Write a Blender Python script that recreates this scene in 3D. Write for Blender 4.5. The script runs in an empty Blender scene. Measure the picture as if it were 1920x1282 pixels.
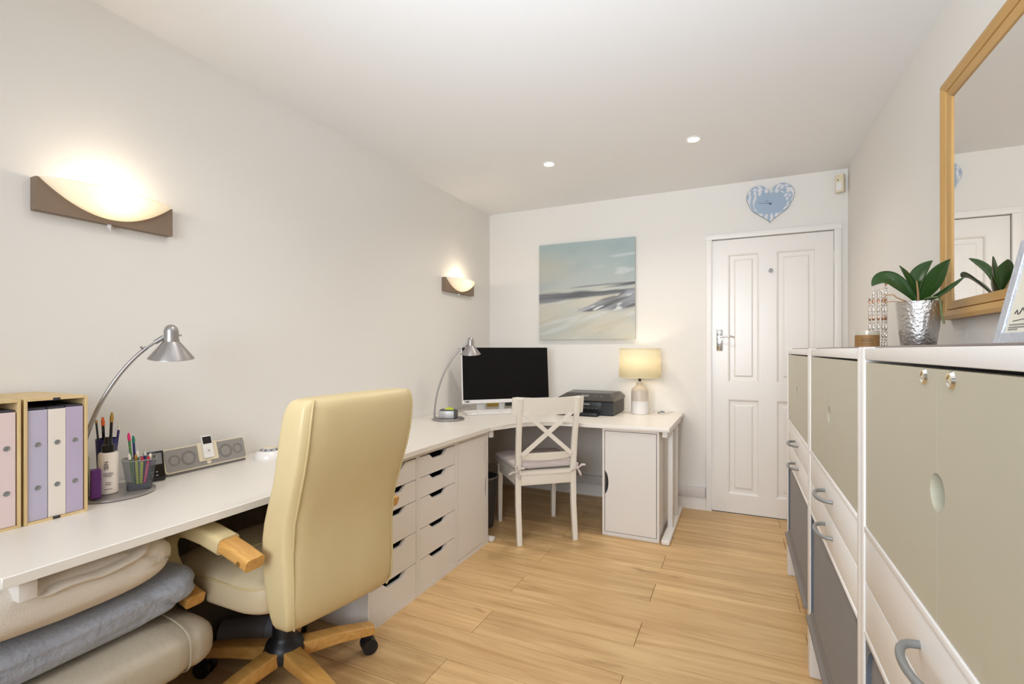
import bpy, bmesh, math, random
from mathutils import Vector, Matrix, noise
random.seed(7)
PI = math.pi
scene = bpy.context.scene
C = scene.collection

# ------------------------------------------------------------ camera
cam_d = bpy.data.cameras.new('camera'); cam = bpy.data.objects.new('camera', cam_d); C.objects.link(cam)
cam_d.sensor_width = 36.0; cam_d.lens = 36.0 * 913.0 / 1920.0
cam_d.shift_y = 15.0 / 1920.0; cam_d.clip_start = 0.02
cam.location = (0, 0, 1.178); cam.rotation_euler = (PI / 2, 0, math.radians(25))
scene.camera = cam
# ------------------------------------------------------------ world, light, exposure
w = bpy.data.worlds.new('sky'); scene.world = w; w.use_nodes = True
w.node_tree.nodes['Background'].inputs[0].default_value = (0.80, 0.88, 1.0, 1)
w.node_tree.nodes['Background'].inputs[1].default_value = 1.0
scene.view_settings.view_transform = 'Standard'; scene.view_settings.look = 'None'
scene.view_settings.gamma = 1.0; scene.view_settings.use_curve_mapping = False
scene.view_settings.exposure = 0.20

def light(name, kind, loc, energy, col, rot=(0, 0, 0), **kw):
    d = bpy.data.lights.new(name, kind); d.energy = energy; d.color = col
    for k, v in kw.items(): setattr(d, k, v)
    o = bpy.data.objects.new(name, d); C.objects.link(o); o.location = loc; o.rotation_euler = rot
    return o
# daylight through the window behind the camera
light('window_daylight', 'AREA', (-0.45, -1.16, 1.50), 24, (0.84, 0.92, 1.0), (PI / 2, 0, 0), shape='RECTANGLE', size=1.5, size_y=1.25, spread=math.radians(100))

# added fill spot that brightens the ceiling, aimed like a bounced flash
light('ceiling_fill', 'SPOT', (-0.25, 0.1, 1.30), 112, (0.74, 0.86, 1.0), (math.radians(180 - 42), 0, math.radians(6)), spot_size=math.radians(100), spot_blend=1.0, shadow_soft_size=0.25)

CEIL = 2.38; WL = -2.02; WR = 0.653; BACK = 3.86; FRONT = -1.1
DOWN_AND_FILL = [(-1.114, 2.955), (-0.236, 2.955), (-1.114, 1.25), (-0.236, 1.25), (-1.114, -0.4), (-0.236, -0.4)]  # first pair are the fittings, the rest added fill positions

# ------------------------------------------------------------ materials
def C8(r, g, b):
    f = lambda c: (c / 255 / 12.92) if c / 255 <= 0.04045 else ((c / 255 + 0.055) / 1.055) ** 2.4
    return (f(r), f(g), f(b), 1)
def mat(name, col, rough=0.5, metal=0.0, bump=0.0, bscale=40.0, var=0.0, vscale=6.0, stretch=None, **kw):
    m = bpy.data.materials.new(name); m.use_nodes = True
    nt = m.node_tree; b = nt.nodes['Principled BSDF']
    b.inputs['Base Color'].default_value = col; b.inputs['Roughness'].default_value = rough; b.inputs['Metallic'].default_value = metal
    for k, v in kw.items(): b.inputs[k.replace('_', ' ')].default_value = v
    tc = nt.nodes.new('ShaderNodeTexCoord'); mp = nt.nodes.new('ShaderNodeMapping')
    nt.links.new(tc.outputs['Object'], mp.inputs[0])
    if stretch: mp.inputs['Scale'].default_value = stretch
    if var > 0:
        n = nt.nodes.new('ShaderNodeTexNoise'); n.inputs['Scale'].default_value = vscale; n.inputs['Detail'].default_value = 4
        nt.links.new(mp.outputs[0], n.inputs['Vector'])
        mx = nt.nodes.new('ShaderNodeMix'); mx.data_type = 'RGBA'
        mx.inputs['A'].default_value = tuple(c * (1 - var) for c in col[:3]) + (1,)
        mx.inputs['B'].default_value = tuple(min(1, c * (1 + var)) for c in col[:3]) + (1,)
        nt.links.new(n.outputs['Fac'], mx.inputs['Factor']); nt.links.new(mx.outputs['Result'], b.inputs['Base Color'])
    if bump > 0:
        n2 = nt.nodes.new('ShaderNodeTexNoise'); n2.inputs['Scale'].default_value = bscale; n2.inputs['Detail'].default_value = 5
        nt.links.new(mp.outputs[0], n2.inputs['Vector'])
        bp = nt.nodes.new('ShaderNodeBump'); bp.inputs['Strength'].default_value = bump; bp.inputs['Distance'].default_value = 0.01
        nt.links.new(n2.outputs['Fac'], bp.inputs['Height']); nt.links.new(bp.outputs[0], b.inputs['Normal'])
    return m
def wood(name, c1, c2, rough, axis, knots=False, scale=1.0):
    m = bpy.data.materials.new(name); m.use_nodes = True; nt = m.node_tree; b = nt.nodes['Principled BSDF']; L = nt.links.new
    b.inputs['Roughness'].default_value = rough
    tc = nt.nodes.new('ShaderNodeTexCoord'); oi = nt.nodes.new('ShaderNodeObjectInfo')
    mp = nt.nodes.new('ShaderNodeMapping')
    sc = [14, 14, 14]; sc[axis] = 1.1; mp.inputs['Scale'].default_value = [s * scale for s in sc]
    L(tc.outputs['Object'], mp.inputs[0])
    mul = nt.nodes.new('ShaderNodeMath'); mul.operation = 'MULTIPLY'; mul.inputs[1].default_value = 37.0
    L(oi.outputs['Random'], mul.inputs[0])
    cmb = nt.nodes.new('ShaderNodeCombineXYZ')
    for i in range(3): L(mul.outputs[0], cmb.inputs[i])
    L(cmb.outputs[0], mp.inputs['Location'])
    n = nt.nodes.new('ShaderNodeTexNoise'); n.inputs['Scale'].default_value = 1.6; n.inputs['Detail'].default_value = 8; n.inputs['Roughness'].default_value = 0.62; n.inputs['Distortion'].default_value = 0.7
    L(mp.outputs[0], n.inputs['Vector'])
    r = nt.nodes.new('ShaderNodeValToRGB'); r.color_ramp.elements[0].position = 0.32; r.color_ramp.elements[1].position = 0.66
    r.color_ramp.elements[0].color = c1; r.color_ramp.elements[1].color = c2
    L(n.outputs['Fac'], r.inputs[0])
    out = r.outputs[0]
    if knots:
        mp2 = nt.nodes.new('ShaderNodeMapping'); s2 = [5.5, 5.5, 5.5]; s2[axis] = 1.9; mp2.inputs['Scale'].default_value = s2
        L(tc.outputs['Object'], mp2.inputs[0]); L(cmb.outputs[0], mp2.inputs['Location'])
        n3 = nt.nodes.new('ShaderNodeTexNoise'); n3.inputs['Scale'].default_value = 1.7; n3.inputs['Detail'].default_value = 6; n3.inputs['Distortion'].default_value = 0.4
        L(mp2.outputs[0], n3.inputs['Vector'])
        r3 = nt.nodes.new('ShaderNodeValToRGB'); r3.color_ramp.elements[0].position = 0.66; r3.color_ramp.elements[1].position = 0.78
        r3.color_ramp.elements[0].color = (0, 0, 0, 1); r3.color_ramp.elements[1].color = (0.75, 0.75, 0.75, 1)
        L(n3.outputs['Fac'], r3.inputs[0])
        mk = nt.nodes.new('ShaderNodeMix'); mk.data_type = 'RGBA'; mk.inputs['B'].default_value = C8(150, 112, 72)
        L(r3.outputs[0], mk.inputs['Factor']); L(out, mk.inputs['A']); out = mk.outputs['Result']
        # tint per plank
        hs = nt.nodes.new('ShaderNodeHueSaturation'); mr = nt.nodes.new('ShaderNodeMapRange')
        mr.inputs['To Min'].default_value = 0.93; mr.inputs['To Max'].default_value = 1.06
        L(oi.outputs['Random'], mr.inputs[0]); L(mr.outputs[0], hs.inputs['Value']); L(out, hs.inputs['Color']); out = hs.outputs[0]
    L(out, b.inputs['Base Color'])
    bp = nt.nodes.new('ShaderNodeBump'); bp.inputs['Strength'].default_value = 0.12; bp.inputs['Distance'].default_value = 0.004
    L(n.outputs['Fac'], bp.inputs['Height']); L(bp.outputs[0], b.inputs['Normal'])
    return m
def emis(name, col, s):
    m = bpy.data.materials.new(name); m.use_nodes = True; nt = m.node_tree
    e = nt.nodes.new('ShaderNodeEmission'); e.inputs[0].default_value = col; e.inputs[1].default_value = s
    nt.links.new(e.outputs[0], nt.nodes['Material Output'].inputs[0]); return m
def translucent(name, col, tcol, fac, glow=None, gs=0):
    m = bpy.data.materials.new(name); m.use_nodes = True; nt = m.node_tree; L = nt.links.new
    b = nt.nodes['Principled BSDF']; b.inputs['Base Color'].default_value = col; b.inputs['Roughness'].default_value = 0.55
    if glow: b.inputs['Emission Color'].default_value = glow; b.inputs['Emission Strength'].default_value = gs
    t = nt.nodes.new('ShaderNodeBsdfTranslucent'); t.inputs[0].default_value = tcol
    mx = nt.nodes.new('ShaderNodeMixShader'); mx.inputs[0].default_value = fac
    L(b.outputs[0], mx.inputs[1]); L(t.outputs[0], mx.inputs[2]); L(mx.outputs[0], nt.nodes['Material Output'].inputs[0]); return m
def vcol(name, rough=0.6, bump=0.3):
    m = mat(name, (1, 1, 1, 1), rough, bump=bump, bscale=60); nt = m.node_tree
    a = nt.nodes.new('ShaderNodeVertexColor'); a.layer_name = 'paint'
    nt.links.new(a.outputs[0], nt.nodes['Principled BSDF'].inputs['Base Color']); return m

M = dict(
    wall=mat('wall_paint', C8(233, 228, 221), 0.85, bump=0.05, bscale=180, var=0.01, vscale=2),
    ceil=mat('ceiling_paint', C8(238, 236, 234), 0.9, bump=0.04, bscale=150),
    gloss=mat('white_gloss_paint', C8(236, 231, 225), 0.28, bump=0.02, bscale=30, var=0.01),
    trim=mat('trim_paint', C8(235, 230, 224), 0.35, bump=0.02, bscale=30),
    trunk=mat('trunking_plastic', C8(214, 208, 204), 0.45, bump=0.01),
    lam=mat('white_laminate', C8(232, 226, 219), 0.38, bump=0.03, bscale=240, var=0.01),
    top=mat('desk_laminate', C8(233, 226, 216), 0.33, bump=0.02, bscale=300, var=0.01, vscale=3),
    oak=wood('oak_floor', C8(186, 146, 96), C8(220, 184, 132), 0.42, 0, True),
    dark=mat('dark_gap', C8(52, 42, 32), 0.9, bump=0.05),
    pine=wood('pine_frame', C8(188, 144, 80), C8(206, 164, 98), 0.4, 2),
    piney=wood('pine_frame_lengthwise', C8(182, 138, 76), C8(202, 158, 92), 0.4, 1),
    beech=wood('honey_beech', C8(198, 144, 72), C8(226, 174, 100), 0.35, 0, False, 1.6),
    ply=wood('light_ply', C8(208, 178, 126), C8(226, 198, 148), 0.5, 2),
    leather=mat('cream_leather', C8(214, 194, 148), 0.42, bump=0.12, bscale=28, var=0.03, vscale=9),
    seatl_shaded=mat('seat_leather_shaded', C8(200, 182, 150), 0.45, bump=0.12, bscale=28, var=0.03, vscale=9),  # cream leather darkened, shade on the seat put into its colour
    leather2=mat('taupe_leather', C8(186, 174, 154), 0.42, bump=0.14, bscale=70, var=0.04, vscale=9),
    stitch=mat('leather_piping', C8(200, 180, 132), 0.5, bump=0.05),
    black=mat('black_plastic', C8(26, 26, 28), 0.42, bump=0.02),
    gblack=mat('glossy_black', C8(14, 13, 15), 0.12, bump=0.005),
    screen=mat('screen_glass', C8(9, 7, 9), 0.35, bump=0.003, Specular_IOR_Level=0.2),
    steel=mat('brushed_steel', C8(168, 164, 162), 0.36, 0.85, bump=0.03, bscale=120),
    chrome=mat('chrome', C8(222, 222, 222), 0.12, 1.0, bump=0.01),
    hammered=mat('hammered_silver', C8(206, 204, 202), 0.32, 1.0, bump=0.4, bscale=110),
    greym=mat('grey_handle', C8(136, 136, 134), 0.4, 0.3, bump=0.02),
    bronze=mat('brown_metal', C8(134, 114, 96), 0.5, 0.1, bump=0.03),
    beige=mat('beige_door', C8(190, 184, 164), 0.42, bump=0.03, bscale=160, var=0.015),
    tamb=mat('grey_tambour', C8(126, 118, 112), 0.5, bump=0.05),
    tedge=mat('slate_track', C8(96, 104, 116), 0.5, bump=0.02),
    cwhite=mat('cabinet_white', C8(234, 230, 226), 0.35, bump=0.02, bscale=150),
    ctop=mat('grey_top', C8(120, 108, 102), 0.4, bump=0.02),
    leaf=mat('orchid_leaf', C8(36, 68, 18), 0.35, bump=0.06, var=0.25, vscale=14),
    bark=mat('bark', C8(110, 78, 50), 0.9, bump=0.8, bscale=60, var=0.3),
    root=mat('orchid_root', C8(176, 140, 100), 0.7, bump=0.2),
    greenroot=mat('green_root', C8(110, 120, 80), 0.7, bump=0.2),
    mirror=mat('mirror_glass', C8(244, 242, 238), 0.01, 1.0),
    cream=mat('cream_fleece', C8(226, 216, 202), 0.95, bump=0.2, bscale=240, var=0.05, vscale=14),
    grey=mat('grey_fleece', C8(156, 158, 166), 0.85, bump=0.6, bscale=70, var=0.2, vscale=16, Sheen_Weight=0.5),  # tone variation also paints in the shiny velvet patches
    ppl=mat('lilac_card', C8(186, 178, 196), 0.5, bump=0.05), ppl2=mat('deep_lilac_card', C8(184, 170, 192), 0.5, bump=0.05),
    pcr=mat('cream_card', C8(232, 220, 208), 0.5, bump=0.05), ppk=mat('pink_card', C8(226, 204, 200), 0.5, bump=0.05),
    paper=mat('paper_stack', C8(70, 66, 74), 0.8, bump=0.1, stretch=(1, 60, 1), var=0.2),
    cush=mat('cushion_linen', C8(206, 194, 190), 0.85, bump=0.25, bscale=160, var=0.05, vscale=30),
    mesh=mat('bin_mesh', C8(84, 84, 88), 0.5, 0.5, bump=0.3, bscale=200),
    ceram=mat('white_ceramic', C8(238, 232, 226), 0.22, bump=0.02), sand=mat('beige_ceramic', C8(214, 200, 184), 0.4, bump=0.05),
    plast=mat('cream_plastic', C8(226, 212, 184), 0.4, bump=0.02), grill=mat('speaker_grille', C8(150, 144, 138), 0.6, bump=0.3, bscale=400),
    grilld=mat('speaker_ring', C8(124, 118, 116), 0.6, bump=0.2, bscale=300),
    wplast=mat('white_plastic', C8(236, 232, 228), 0.35, bump=0.01),
    silverp=mat('silver_plastic', C8(186, 184, 184), 0.35, 0.3, bump=0.01),
    glow=emis('downlight_lamp', (1, 0.93, 0.82, 1), 14.0),
    shade=translucent('lamp_shade_fabric', C8(238, 228, 200), C8(244, 238, 216), 0.45, C8(255, 236, 190), 0.10),
    sglass=translucent('frosted_glass', C8(244, 238, 228), C8(250, 246, 236), 0.42, C8(255, 226, 176), 0.10),
    paint=vcol('canvas_paint'), clockp=vcol('clock_print', 0.45, 0.02),
    blueg=mat('blue_grey', C8(150, 160, 176), 0.5), ink=mat('ink', C8(52, 50, 54), 0.6), pale_ink=mat('pale_ink', C8(206, 206, 210), 0.5),
    purple=mat('purple_card', C8(86, 24, 104), 0.45, bump=0.03), navy=mat('navy_plastic', C8(36, 34, 96), 0.35, bump=0.02),
    clear=mat('clear_plastic', C8(228, 232, 226), 0.15, bump=0.01, Transmission_Weight=0.75, Alpha=0.75), green=mat('green_plastic', C8(70, 120, 66), 0.4, bump=0.02),
    lime=mat('yellow_green', C8(206, 218, 60), 0.5, bump=0.02), orange=mat('orange_plastic', C8(228, 98, 42), 0.45, bump=0.02), pink=mat('pink_plastic', C8(222, 38, 108), 0.45, bump=0.02),
    teal=mat('teal_plastic', C8(30, 122, 96), 0.45, bump=0.02), red=mat('red_plastic', C8(190, 34, 48), 0.45, bump=0.02), gold=mat('gold_metal', C8(186, 148, 74), 0.3, 0.8, bump=0.02),
    candle=mat('candle_glass', C8(238, 232, 216), 0.08, bump=0.005, Transmission_Weight=0.6), clabel=mat('brown_label', C8(150, 112, 66), 0.55, 0.2, bump=0.03),
    bead=mat('mirror_bead', C8(214, 206, 198), 0.15, 0.9, bump=0.3, bscale=300), copper=mat('copper_bead', C8(170, 134, 112), 0.2, 0.9, bump=0.2),
    silverf=mat('silver_frame', C8(190, 194, 204), 0.35, 0.35, bump=0.35, bscale=70), matb=mat('photo_mount', C8(226, 220, 204), 0.7, bump=0.02),
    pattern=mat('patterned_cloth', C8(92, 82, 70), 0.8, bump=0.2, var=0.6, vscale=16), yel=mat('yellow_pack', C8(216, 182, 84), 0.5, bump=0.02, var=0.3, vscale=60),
    wmat=mat('off_white_paint', C8(233, 225, 212), 0.36, bump=0.03, bscale=60, var=0.01),
)
mt = M['mirror']; mt.node_tree.nodes['Principled BSDF'].inputs['Roughness'].default_value = 0.0

# ------------------------------------------------------------ mesh helpers
class B:
    def __init__(s): s.bm = bmesh.new()
    def box(s, x0, y0, z0, x1, y1, z1, bev=0.0, seg=2):
        t = bmesh.new(); bmesh.ops.create_cube(t, size=1)
        for v in t.verts: v.co = Vector(((x0 + x1) / 2 + v.co.x * (x1 - x0), (y0 + y1) / 2 + v.co.y * (y1 - y0), (z0 + z1) / 2 + v.co.z * (z1 - z0)))
        if bev: bmesh.ops.bevel(t, geom=t.edges[:], offset=bev, segments=seg, profile=0.5, affect='EDGES')
        s.add(t); return s
    def add(s, t, mx=None):
        if mx is not None: bmesh.ops.transform(t, matrix=mx, verts=t.verts)
        me = bpy.data.meshes.new('tmp'); t.to_mesh(me); t.free(); s.bm.from_mesh(me); bpy.data.meshes.remove(me)
    def obox(s, c, size, rot, bev=0.0):
        t = bmesh.new(); bmesh.ops.create_cube(t, size=1)
        for v in t.verts: v.co = Vector((v.co.x * size[0], v.co.y * size[1], v.co.z * size[2]))
        if bev: bmesh.ops.bevel(t, geom=t.edges[:], offset=bev, segments=2, profile=0.5, affect='EDGES')
        s.add(t, Matrix.Translation(c) @ rot); return s
    def bar(s, p0, p1, wd, th, up=(0, 0, 1), bev=0.0):
        p0 = Vector(p0); p1 = Vector(p1); z = (p1 - p0); L = z.length; z.normalize()
        x = Vector(up).cross(z)
        if x.length < 1e-4: x = Vector((1, 0, 0))
        x.normalize(); y = z.cross(x)
        r = Matrix((x, y, z)).transposed().to_4x4()
        return s.obox((p0 + p1) / 2, (wd, th, L), r, bev)
    def tube(s, pts, r, seg=12, cap=True, flat=1.0):
        pts = [Vector(p) for p in pts]; n = len(pts)
        rs = r if isinstance(r, (list, tuple)) else [r] * n
        rings = []; ref = None
        for i, p in enumerate(pts):
            t = (pts[min(i + 1, n - 1)] - pts[max(i - 1, 0)]).normalized()
            if ref is None:
                ref = Vector((0, 0, 1)) if abs(t.z) < 0.9 else Vector((1, 0, 0))
            u = (ref - t * ref.dot(t)).normalized(); v = t.cross(u); ref = u
            rings.append([s.bm.verts.new(p + (u * math.cos(a) + v * math.sin(a) * flat) * rs[i]) for a in [2 * PI * k / seg for k in range(seg)]])
        for i in range(n - 1):
            for k in range(seg):
                s.bm.faces.new((rings[i][k], rings[i][(k + 1) % seg], rings[i + 1][(k + 1) % seg], rings[i + 1][k]))
        if cap:
            s.bm.faces.new(rings[0][::-1]); s.bm.faces.new(rings[-1])
        return s
    def cyl(s, p0, p1, r0, r1=None, seg=20): return s.tube([p0, p1], [r0, r0 if r1 is None else r1], seg)
    def lathe(s, prof, c=(0, 0, 0), seg=32, close=False):
        c = Vector(c); rings = []
        for r, z in prof:
            if r < 1e-5: rings.append([s.bm.verts.new(c + Vector((0, 0, z)))])
            else: rings.append([s.bm.verts.new(c + Vector((r * math.cos(2 * PI * k / seg), r * math.sin(2 * PI * k / seg), z))) for k in range(seg)])
        for a, b in zip(rings, rings[1:]):
            for k in range(seg):
                k2 = (k + 1) % seg
                if len(a) == 1 and len(b) == 1: continue
                if len(a) == 1: s.bm.faces.new((a[0], b[k2], b[k]))
                elif len(b) == 1: s.bm.faces.new((a[k], a[k2], b[0]))
                else: s.bm.faces.new((a[k], a[k2], b[k2], b[k]))
        return s
    def prism(s, poly, axis, c0, c1):
        f = {'x': lambda a, b, c: (c, a, b), 'y': lambda a, b, c: (a, c, b), 'z': lambda a, b, c: (a, b, c)}[axis]
        lo = [s.bm.verts.new(f(a, b, c0)) for a, b in poly]; hi = [s.bm.verts.new(f(a, b, c1)) for a, b in poly]
        s.bm.faces.new(lo); s.bm.faces.new(hi[::-1]); n = len(poly)
        for i in range(n): s.bm.faces.new((lo[i], hi[i], hi[(i + 1) % n], lo[(i + 1) % n]))
        return s
    def loft(s, loops, cap=True):
        R = [[s.bm.verts.new(p) for p in lp] for lp in loops]; n = len(R[0])
        for a, b in zip(R, R[1:]):
            for k in range(n): s.bm.faces.new((a[k], a[(k + 1) % n], b[(k + 1) % n], b[k]))
        if cap: s.bm.faces.new(R[0][::-1]); s.bm.faces.new(R[-1])
        return s
    def grid(s, f, nu, nv):
        V = [[s.bm.verts.new(f(i / nu, j / nv)) for j in range(nv + 1)] for i in range(nu + 1)]
        for i in range(nu):
            for j in range(nv): s.bm.faces.new((V[i][j], V[i + 1][j], V[i + 1][j + 1], V[i][j + 1]))
        return s
    def superell(s, x0, y0, z0, x1, y1, z1, e1=0.35, e2=0.35, nu=48, nv=24, fn=None):
        """rounded cushion shape filling a box"""
        cx, cy, cz = (x0 + x1) / 2, (y0 + y1) / 2, (z0 + z1) / 2; a, b, c = (x1 - x0) / 2, (y1 - y0) / 2, (z1 - z0) / 2
        p = lambda v, e: math.copysign(abs(v) ** e, v)
        rings = []
        for j in range(nv + 1):
            th = -PI / 2 + PI * j / nv; ring = []
            for i in range(nu):
                ph = 2 * PI * i / nu
                q = Vector((cx + a * p(math.cos(th), e1) * p(math.cos(ph), e2), cy + b * p(math.cos(th), e1) * p(math.sin(ph), e2), cz + c * p(math.sin(th), e1)))
                if fn: q = fn(q)
                ring.append(q)
                if j in (0, nv): break
            rings.append([s.bm.verts.new(q) for q in ring])
        for A, D in zip(rings, rings[1:]):
            for k in range(nu):
                k2 = (k + 1) % nu
                if len(A) == 1: s.bm.faces.new((A[0], D[k2], D[k]))
                elif len(D) == 1: s.bm.faces.new((A[k], A[k2], D[0]))
                else: s.bm.faces.new((A[k], A[k2], D[k2], D[k]))
        return s
    def ball(s, c, r, seg=14, sx=1, sy=1, sz=1):
        t = bmesh.new(); bmesh.ops.create_uvsphere(t, u_segments=seg, v_segments=max(6, seg // 2), radius=r)
        s.add(t, Matrix.Translation(c) @ Matrix.Diagonal((sx, sy, sz, 1))); return s
    def go(s, name, m, parent=None, smooth=40, sub=0):
        bmesh.ops.recalc_face_normals(s.bm, faces=s.bm.faces)
        for f in s.bm.faces: f.smooth = smooth > 0
        me = bpy.data.meshes.new(name); s.bm.to_mesh(me); s.bm.free()
        if smooth > 0: me.set_sharp_from_angle(angle=math.radians(smooth))
        me.materials.append(M[m] if isinstance(m, str) else m)
        o = bpy.data.objects.new(name, me); C.objects.link(o)
        if parent: o.parent = parent
        if sub:
            md = o.modifiers.new('sub', 'SUBSURF'); md.levels = md.render_levels = sub
        return o
def thing(name, label, cat, loc=(0, 0, 0), rz=0.0, group=None):
    o = bpy.data.objects.new(name, None); C.objects.link(o); o.location = loc; o.rotation_euler = (0, 0, rz); o.empty_display_size = 0.05
    o['label'] = label; o['category'] = cat
    if group: o['group'] = group
    return o
def tag(o, label, cat, group=None):
    o['label'] = label; o['category'] = cat
    if group: o['group'] = group
    return o
def struct(o): o['kind'] = 'structure'; return o
def dup(root, loc=None, rz=None, label=None, group=None):
    r = root.copy(); C.objects.link(r)
    if loc is not None: r.location = loc
    if rz is not None: r.rotation_euler = (0, 0, rz)
    if label: r['label'] = label
    if group: r['group'] = group
    for ch in list(root.children):
        c = ch.copy(); C.objects.link(c); c.parent = r
        for g in list(ch.children):
            d = g.copy(); C.objects.link(d); d.parent = c
    return r
def text(txt, size, mx, m, parent, name='lettering', ext=0.0004):
    cu = bpy.data.curves.new('t', 'FONT'); cu.body = txt; cu.size = size; cu.extrude = ext; cu.align_x = 'CENTER'; cu.resolution_u = 3
    t = bpy.data.objects.new('t', cu); C.objects.link(t); bpy.context.view_layer.update()
    me = bpy.data.meshes.new_from_object(t.evaluated_get(bpy.context.evaluated_depsgraph_get()))
    bpy.data.objects.remove(t); bpy.data.curves.remove(cu)
    me.transform(mx); me.materials.clear(); me.materials.append(M[m])
    o = bpy.data.objects.new(name, me); C.objects.link(o); o.parent = parent; return o
def face_mx(loc, nx, ny, tilt=0.0):
    """matrix putting text (xy plane, facing +z) upright, facing horizontal direction (nx, ny)"""
    a = math.atan2(ny, nx) + PI / 2
    return Matrix.Translation(loc) @ Matrix.Rotation(a, 4, 'Z') @ Matrix.Rotation(PI / 2 - tilt, 4, 'X')
def rrect(cx, cy, w, h, r, n=5):
    pts = []
    for qx, qy, a0 in ((1, 1, 0), (-1, 1, 90), (-1, -1, 180), (1, -1, 270)):
        for k in range(n + 1):
            a = math.radians(a0 + 90 * k / n); pts.append((cx + qx * (w / 2 - r) + r * math.cos(a), cy + qy * (h / 2 - r) + r * math.sin(a)))
    return pts

# ================================================================= SETTING
fl = struct(B().box(WL - 0.1, FRONT - 0.1, -0.12, WR + 0.1, BACK + 0.1, -0.012).go('floor', 'dark', smooth=0))
PW, PL = 0.19, 1.26; cache = {}
k0 = int(math.floor((FRONT - 2.72) / PW)); k = k0
while 2.72 + k * PW < BACK:
    y0 = max(2.72 + k * PW, FRONT); y1 = min(2.72 + (k + 1) * PW, BACK)
    off = -0.38 if k % 2 == 0 else -1.01
    x = off - PL * 2
    while x < WR:
        a, b = max(x, WL), min(x + PL, WR)
        if b - a > 0.02 and y1 - y0 > 0.01:
            key = (round(b - a, 3), round(y1 - y0, 3))
            if key in cache:
                o = bpy.data.objects.new('plank', cache[key]); C.objects.link(o); o.parent = fl
            else:
                hx, hy = (b - a) / 2, (y1 - y0) / 2
                o = B().box(-hx + 0.0008, -hy + 0.0011, -0.013, hx - 0.0009, hy - 0.0011, 0, 0.0010, 1).go('plank', 'oak', fl, smooth=0); cache[key] = o.data
            o.location = ((a + b) / 2, (y0 + y1) / 2, 0)
        x += PL
    k += 1
struct(B().box(WL - 0.1, FRONT - 0.1, CEIL, WR + 0.1, BACK + 0.1, CEIL + 0.1).go('ceiling', 'ceil', smooth=0))
struct(B().box(WL - 0.1, FRONT, -0.012, WL, BACK, CEIL).go('wall_left', 'wall', smooth=0))
struct(B().box(WR, FRONT, -0.012, WR + 0.1, BACK, CEIL).go('wall_right', 'wall', smooth=0))
DX0, DX1, DZ = -0.180, 0.575, 1.977
struct(B().box(WL - 0.1, BACK, -0.012, DX0 - 0.01, BACK + 0.1, CEIL).box(DX1 + 0.01, BACK, -0.012, WR + 0.1, BACK + 0.1, CEIL)
       .box(DX0 - 0.01, BACK, DZ + 0.005, DX1 + 0.01, BACK + 0.1, CEIL).go('wall_back', 'wall', smooth=0))
WX0, WX1, WZ0, WZ1 = -1.65, 0.35, 0.85, 2.15
struct(B().box(WL - 0.1, FRONT - 0.1, -0.012, WX0, FRONT, CEIL).box(WX1, FRONT - 0.1, -0.012, WR + 0.1, FRONT, CEIL)
       .box(WX0, FRONT - 0.1, -0.012, WX1, FRONT, WZ0).box(WX0, FRONT - 0.1, WZ1, WX1, FRONT, CEIL).go('wall_front', 'wall', smooth=0))
wn = B()
for a, b, c, d in ((WX0, WZ0, WX0 + 0.05, WZ1), (WX1 - 0.05, WZ0, WX1, WZ1), (WX0, WZ0, WX1, WZ0 + 0.05), (WX0, WZ1 - 0.05, WX1, WZ1), (-0.675, WZ0, -0.625, WZ1)):
    wn.box(a, FRONT - 0.08, b, c, FRONT - 0.03, d)
struct(wn.go('window_1', 'gloss', smooth=0))
struct(B().box(WX0 - 0.03, FRONT - 0.03, WZ0 - 0.03, WX1 + 0.03, FRONT + 0.06, WZ0, 0.005).go('trim_1', 'trim'))
# skirting, trunking, architrave
struct(B().prism([(BACK, 0), (BACK - 0.016, 0), (BACK - 0.016, 0.075), (BACK - 0.008, 0.09), (BACK, 0.09)], 'x', WL, -0.222).go('baseboard_back', 'trim', smooth=0))
struct(B().prism([(WL, 0), (WL + 0.016, 0), (WL + 0.016, 0.075), (WL + 0.008, 0.09), (WL, 0.09)], 'y', FRONT, BACK - 0.016).go('baseboard_left', 'trim', smooth=0))
struct(B().prism([(WR, 0), (WR - 0.016, 0), (WR - 0.016, 0.075), (WR - 0.008, 0.09), (WR, 0.09)], 'y', FRONT, BACK).go('baseboard_right', 'trim', smooth=0))
tr = struct(B().box(WL, BACK - 0.028, 0.093, -0.224, BACK, 0.163, 0.003).go('trim_2', 'trunk'))
B().box(-0.2245, BACK - 0.0285, 0.094, -0.2215, BACK, 0.162).go('end_cap', 'greym', tr)
arch = B()
AW = 0.042
arch.prism(rrect(DX0 - AW / 2, BACK - 0.009, AW, 0.018, 0.005, 3), 'z', 0, DZ + 0.005)
arch.prism(rrect(DX1 + AW / 2, BACK - 0.009, AW, 0.018, 0.005, 3), 'z', 0, DZ + 0.005)
arch.prism([(y, z + DZ + 0.005 + AW / 2) for y, z in rrect(BACK - 0.009, 0, 0.018, AW, 0.005, 3)], 'x', DX0 - AW, DX1 + AW)
arch.box(DX0 - 0.01, BACK, 0, DX0 - 0.003, BACK + 0.09, DZ + 0.004).box(DX1 + 0.003, BACK, 0, DX1 + 0.01, BACK + 0.09, DZ + 0.004).box(DX0 - 0.01, BACK + 0.05, DZ + 0.002, DX1 + 0.01, BACK + 0.09, DZ + 0.004)
struct(arch.go('trim_3', 'trim'))
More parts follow.
